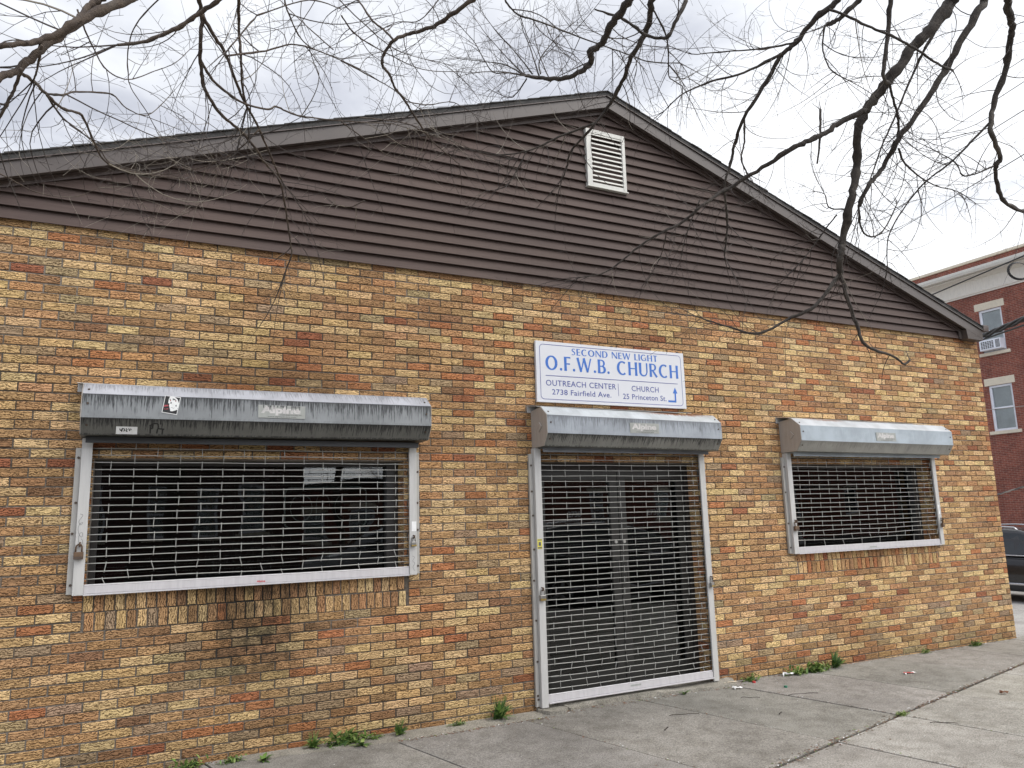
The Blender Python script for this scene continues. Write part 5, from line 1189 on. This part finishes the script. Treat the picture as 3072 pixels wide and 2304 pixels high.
# ================================================================ CARS
def car(label, body, loc, rz, H=1.66, Lg=4.6, src=None, grp='cars parked around the building'):
    k = H / 1.66; e = empty('parked_car', loc, label, 'car', grp, rz); sl = Lg / 4.6
    st_ = [(-2.30, .50, .74, .70), (-2.24, .36, .98, .84), (-2.0, .30, 1.04, .90), (-1.2, .26, 1.06, .925), (-.2, .25, 1.05, .93), (.8, .25, 1.03, .925), (1.15, .26, 1.00, .915), (1.7, .28, .95, .89), (2.15, .32, .86, .82), (2.30, .42, .70, .66)]
    m = MB(); rings = []
    for x, zb, zt_, hw in st_:
        q = [(-hw + .05, zb), (-hw - .0, zb + .08), (-hw - .02, (zb + zt_) / 2), (-hw + .02, zt_ - .12), (-hw + .10, zt_ - .01), (0, zt_ + .02)]; q = q + [(-y, z) for y, z in q[-2::-1]]
        rings.append([(x * sl, y, z * k) for y, z in q])
    n = len(rings[0]); m.grid([p for r_ in rings for p in r_], [(i * n + j, (i + 1) * n + j, (i + 1) * n + (j + 1) % n, i * n + (j + 1) % n) for i in range(len(rings) - 1) for j in range(n)] + [tuple(range(n))[::-1], tuple((len(rings) - 1) * n + j for j in range(n))])
    bo = m.build('body', M[body], e, smooth=True, bevel=.02)
    gs = [(-2.15, 1.02, 1.10, .80, .76), (-1.95, 1.03, 1.52, .84, .64), (-1.5, 1.04, 1.62, .86, .63), (-.5, 1.04, 1.66, .87, .64), (.35, 1.03, 1.60, .87, .63), (.65, 1.02, 1.50, .86, .64), (1.30, .98, 1.02, .80, .74)]
    m = MB(); rings = [[(x * sl, -h0, z0 * k), (x * sl, -(h0 * .35 + h1 * .65), (z0 + (z1 - z0) * .6) * k), (x * sl, -h1, (z1 - .03) * k), (x * sl, -h1 + .12, z1 * k), (x * sl, h1 - .12, z1 * k), (x * sl, h1, (z1 - .03) * k), (x * sl, (h0 * .35 + h1 * .65), (z0 + (z1 - z0) * .6) * k), (x * sl, h0, z0 * k)] for x, z0, z1, h0, h1 in gs]
    n = 8; m.grid([p for r_ in rings for p in r_], [(i * n + j, (i + 1) * n + j, (i + 1) * n + j + 1, i * n + j + 1) for i in range(len(rings) - 1) for j in range(n - 1)])
    m.build('cabin', M[body], e, smooth=True)
    def side(x, z, s):      # a point just outside the cabin side
        for i in range(len(gs) - 1):
            if gs[i][0] <= x <= gs[i + 1][0]:
                t = (x - gs[i][0]) / (gs[i + 1][0] - gs[i][0]); a = [gs[i][q] + (gs[i + 1][q] - gs[i][q]) * t for q in range(5)]; f_ = (z - a[1]) / max(.05, a[2] - .03 - a[1]); mid = a[3] * .35 + a[4] * .65
                y = a[3] + (mid - a[3]) * f_ / .6 if f_ < .6 else mid + (a[4] - mid) * (f_ - .6) / .4
                return (x * sl, s * (y + .006), z * k)
    for s in (-1, 1):
        for x0, x1, cut0, cut1 in ((-1.92, -1.12, .12, 0), (-1.04, -.28, 0, 0), (-.20, 1.02, 0, .62)):
            m = MB(); nx = 6; g_ = []
            for i in range(nx + 1):
                x = x0 + (x1 - x0) * i / nx; t = i / nx; top = 1.53 - (.02 if x < -1.3 else 0); zt_ = top - cut1 * max(0, (x - .40)) * .78 - cut0 * (1 - t) * 1.2
                for j in range(4): g_.append(side(x, 1.07 + (max(zt_, 1.09) - 1.07) * j / 3, s))
            m.grid(g_, [(i * 4 + j, (i + 1) * 4 + j, (i + 1) * 4 + j + 1, i * 4 + j + 1) for i in range(nx) for j in range(3)]); m.build('side_window', M['carglass'], e, smooth=True)
        m = MB(); m.tube([(x * sl, s * .915, (1.052 if x < .6 else 1.04) * k) for x in (-1.95, -1.2, -.2, .8, 1.1)], .014, 6); m.tube([(x * sl, s * .945, .42 * k) for x in (-1.3, -.4, .5, .95)], .030, 6); m.build('bright_trim', M['chrome'], bo, smooth=True)
        m = MB(); m.tube([(-1.75 * sl, s * .58, 1.60 * k), (-1.7 * sl, s * .58, 1.68 * k), (-.4 * sl, s * .60, 1.70 * k), (.25 * sl, s * .60, 1.66 * k), (.32 * sl, s * .60, 1.60 * k)], .018, 6); m.build('roof_rail', M['chrome'], e, smooth=True)
        m = MB(); m.blob((.95 * sl, s * 1.0, 1.10 * k), .07, .11, .075); m.build('mirror', M[body], e, smooth=True)
        m = MB(); m.blob((2.12 * sl, s * .66, .74 * k), .15, .16, .075); m.build('headlight', M['lamp'], e, smooth=True); m = MB(); m.blob((-2.20 * sl, s * .72, .90 * k), .08, .12, .12); m.build('taillight', M['taillamp'], e, smooth=True)
        for x in (-1.38, 1.40):
            m = MB(); R_ = .345 * k; yo = s * .82
            m.tube([(x * sl, yo - .12, R_), (x * sl, yo - .10, R_), (x * sl, yo + .10, R_), (x * sl, yo + .12, R_)], [R_ * .82, R_, R_, R_ * .82], 28); wh = m.build('wheel', M['tyre'], e, smooth=False, bevel=.01)
            m = MB(); yf = yo + s * .122
            m.tube([(x * sl, yf - s * .005, R_), (x * sl, yf + s * .006, R_)], R_ * .16, 12)
            for a in range(5): d = Vector((cos(a * 2 * pi / 5), 0, sin(a * 2 * pi / 5))); c = Vector((x * sl, yf, R_)); m.tube([c + d * R_ * .1, c + d * R_ * .66], [.05, .035], 6)
            m.tube([Vector((x * sl, yf, R_)) + Vector((cos(t), 0, sin(t))) * R_ * .66 for t in [2 * pi * q / 24 for q in range(25)]], .02, 6); m.build('rim', M['rim'], wh, smooth=True)
    gm = MB(); gp = [(.74, 1.50), (1.22, 1.06)]
    gm.face([(.70 * sl, -.58, 1.49 * k), (.70 * sl, .58, 1.49 * k), (1.24 * sl, .70, 1.075 * k), (1.24 * sl, -.70, 1.075 * k)]); gm.v = [v + Vector((.02, 0, .012)) for v in gm.v]; gm.build('windscreen', M['carglass'], e)
    gm = MB(); gm.face([(-1.985 * sl, -.60, 1.47 * k), (-2.15 * sl, -.72, 1.12 * k), (-2.15 * sl, .72, 1.12 * k), (-1.985 * sl, .60, 1.47 * k)]); gm.v = [v + Vector((-.015, 0, .01)) for v in gm.v]; gm.build('rear_window', M['carglass'], e)
    m = MB(); m.box(2.24 * sl, 2.315 * sl, -.42, .42, .55 * k, .72 * k); m.build('radiator_grille', M['bronze'], e, bevel=.02); return e
car('black car with bright window trim parked beyond the right corner of the building', 'pblack', (18.93, 4.72, ground_h(18.9, 3) + .0), -pi / 2)
kd = lambda s, t, dz=0: Vector((st(s, t).x, st(s, t).y, -.13))
car('silver car across the street mirrored in the wide left window', 'psilver', kd(3.2, 11.8), ALPHA + pi)
car('black car at the kerb mirrored in the left leaf of the glass doors', 'pblack', kd(7.3, 6.0), ALPHA)
car('white car across the street mirrored in the right leaf of the glass doors', 'pwhite', kd(13.2, 11.9), ALPHA + pi)
c_ = copy_tree(T2.root); c_.location = (6.6, -19.5, -.13); c_.rotation_euler.z = rad(200); c_['label'] = 'bare tree across the street mirrored against the sky in the wide window'; c_['group'] = 'bare trees across the street'
# ================================================================ HOUSES ACROSS THE STREET (seen mirrored in the windows)
def rot180(loc): return loc
o3 = (-1.5, -25, -.13); hA = empty('house', o3, 'brown clapboard house with pale framed windows mirrored in the wide left window', 'house', 'houses across the street', pi)
facade(hA, L0, 0, (-6, -4.4, -2.8, -.4, 1.4, 3.4, 5.2), ((5.2, 6.9), (1.4, 3.3)), -7.9, 7, 0, 9.6, M['siding2'], 10, False)
m = MB(); m.box(-8.15, 7.25, -.3, 10.2, 9.602, 9.9); m.build('roof', M['tanroof'], hA, L0)
o3 = (9.2, -26, -.13); hB = empty('house', o3, 'low brick garage with flat dark roof mirrored in the wide left window', 'house', 'houses across the street', pi)
facade(hB, L0, 0, (-2, 0, 2), ((1.0, 2.3),), -3.5, 3.4, 0, 3.2, M['redbrick'], 9, True)
m = MB(); m.box(-3.7, 3.6, -.3, 9.3, 3.202, 3.42); m.build('roof', M['tanroof'], hB, L0)
o3 = (34, -27, -.13); hC = empty('house', o3, 'long brick house mirrored in the doors and the right window', 'house', 'houses across the street', pi)
facade(hC, L0, 0, (-16, -12, -7, -2, 3, 8, 12, 16), ((7.4, 9.0), (4.4, 6.0), (1.3, 3.0)), -20, 20, 0, 10.4, M['redbrick'], 9, True)
m = MB(); m.box(-20.3, 20.3, -.3, 9.3, 10.402, 10.7); m.build('roof', M['tanroof'], hC, L0)

# ================================================================ LIGHT
SC.world = bpy.data.worlds.new('World'); W_ = SC.world; W_.use_nodes = True; t = W_.node_tree; n = t.nodes; lk = t.links
SUN_EL, SUN_AZ = rad(52), rad(140)       # azimuth clockwise from +y
bg = n['Background']; sky = n.new('ShaderNodeTexSky'); sky.sky_type = 'NISHITA'; sky.sun_disc = False; sky.sun_elevation = SUN_EL; sky.sun_rotation = SUN_AZ; sky.air_density = 1; sky.dust_density = 2
tc = n.new('ShaderNodeTexCoord'); sp = n.new('ShaderNodeSeparateXYZ'); lk.new(tc.outputs['Generated'], sp.inputs[0])
def mth(op, a, b=None, c=None, cl=False):
    q = n.new('ShaderNodeMath'); q.operation = op; q.use_clamp = cl
    for i, v in enumerate((a, b, c)):
        if v is None: continue
        if isinstance(v, bpy.types.NodeSocket): lk.new(v, q.inputs[i])
        else: q.inputs[i].default_value = v
    return q.outputs[0]
# clouds laid on a plane overhead: direction / height
zc = mth('MAXIMUM', sp.outputs[2], .06); cx = mth('DIVIDE', sp.outputs[0], zc); cy = mth('DIVIDE', sp.outputs[1], zc)
cb = n.new('ShaderNodeCombineXYZ'); lk.new(cx, cb.inputs[0]); lk.new(cy, cb.inputs[1])
nz = n.new('ShaderNodeTexNoise'); nz.inputs['Scale'].default_value = 1.15; nz.inputs['Detail'].default_value = 7; nz.inputs['Roughness'].default_value = .52; nz.inputs['Distortion'].default_value = .25; lk.new(cb.outputs[0], nz.inputs['Vector'])
# bright overcast to the right, greyer lilac cloud banks to the left
side = mth('MULTIPLY_ADD', sp.outputs[0], .62, .0)
f = mth('ADD', mth('MULTIPLY', mth('SUBTRACT', nz.outputs['Fac'], .5), 2.6), mth('ADD', side, .34))
rp = n.new('ShaderNodeValToRGB'); e = rp.color_ramp.elements; e[0].position = .0; e[0].color = (4.3, 4.5, 5.1, 1); e[1].position = .75; e[1].color = (9.6, 9.7, 9.9, 1)
k_ = e.new(.22); k_.color = (5.5, 5.7, 6.3, 1); k_ = e.new(.45); k_.color = (7.6, 7.8, 8.2, 1); lk.new(f, rp.inputs[0])
back = mth('MULTIPLY_ADD', mth('MULTIPLY', sp.outputs[1], -1, None, True), 2.4, 1.0)   # the cloud deck towards the sun, behind the camera, is brighter
mx = n.new('ShaderNodeMix'); mx.data_type = 'RGBA'; mx.inputs[0].default_value = .92; lk.new(sky.outputs[0], mx.inputs[6]); lk.new(rp.outputs[0], mx.inputs[7])
ml = n.new('ShaderNodeMix'); ml.data_type = 'RGBA'; ml.blend_type = 'MULTIPLY'; ml.inputs[0].default_value = 1; lk.new(mx.outputs[2], ml.inputs[6]); cbk = n.new('ShaderNodeCombineXYZ')
for i in range(3): lk.new(back, cbk.inputs[i])
lk.new(cbk.outputs[0], ml.inputs[7]); lk.new(ml.outputs[2], bg.inputs['Color']); bg.inputs['Strength'].default_value = .10
sl = bpy.data.lights.new('sun', 'SUN'); sl.energy = 1.4; sl.angle = rad(35); sl.color = (1, .955, .89); so_ = bpy.data.objects.new('sun', sl); COL.objects.link(so_)
dv = Vector((sin(SUN_AZ) * cos(SUN_EL), cos(SUN_AZ) * cos(SUN_EL), sin(SUN_EL))); so_.rotation_euler = dv.to_track_quat('Z', 'Y').to_euler()
SC.view_settings.view_transform = 'Standard'; SC.view_settings.look = 'None'; SC.view_settings.exposure = .45; SC.view_settings.gamma = 1
SC.cycles.max_bounces = 8; SC.cycles.transparent_max_bounces = 12
SC.cycles.use_denoising = True
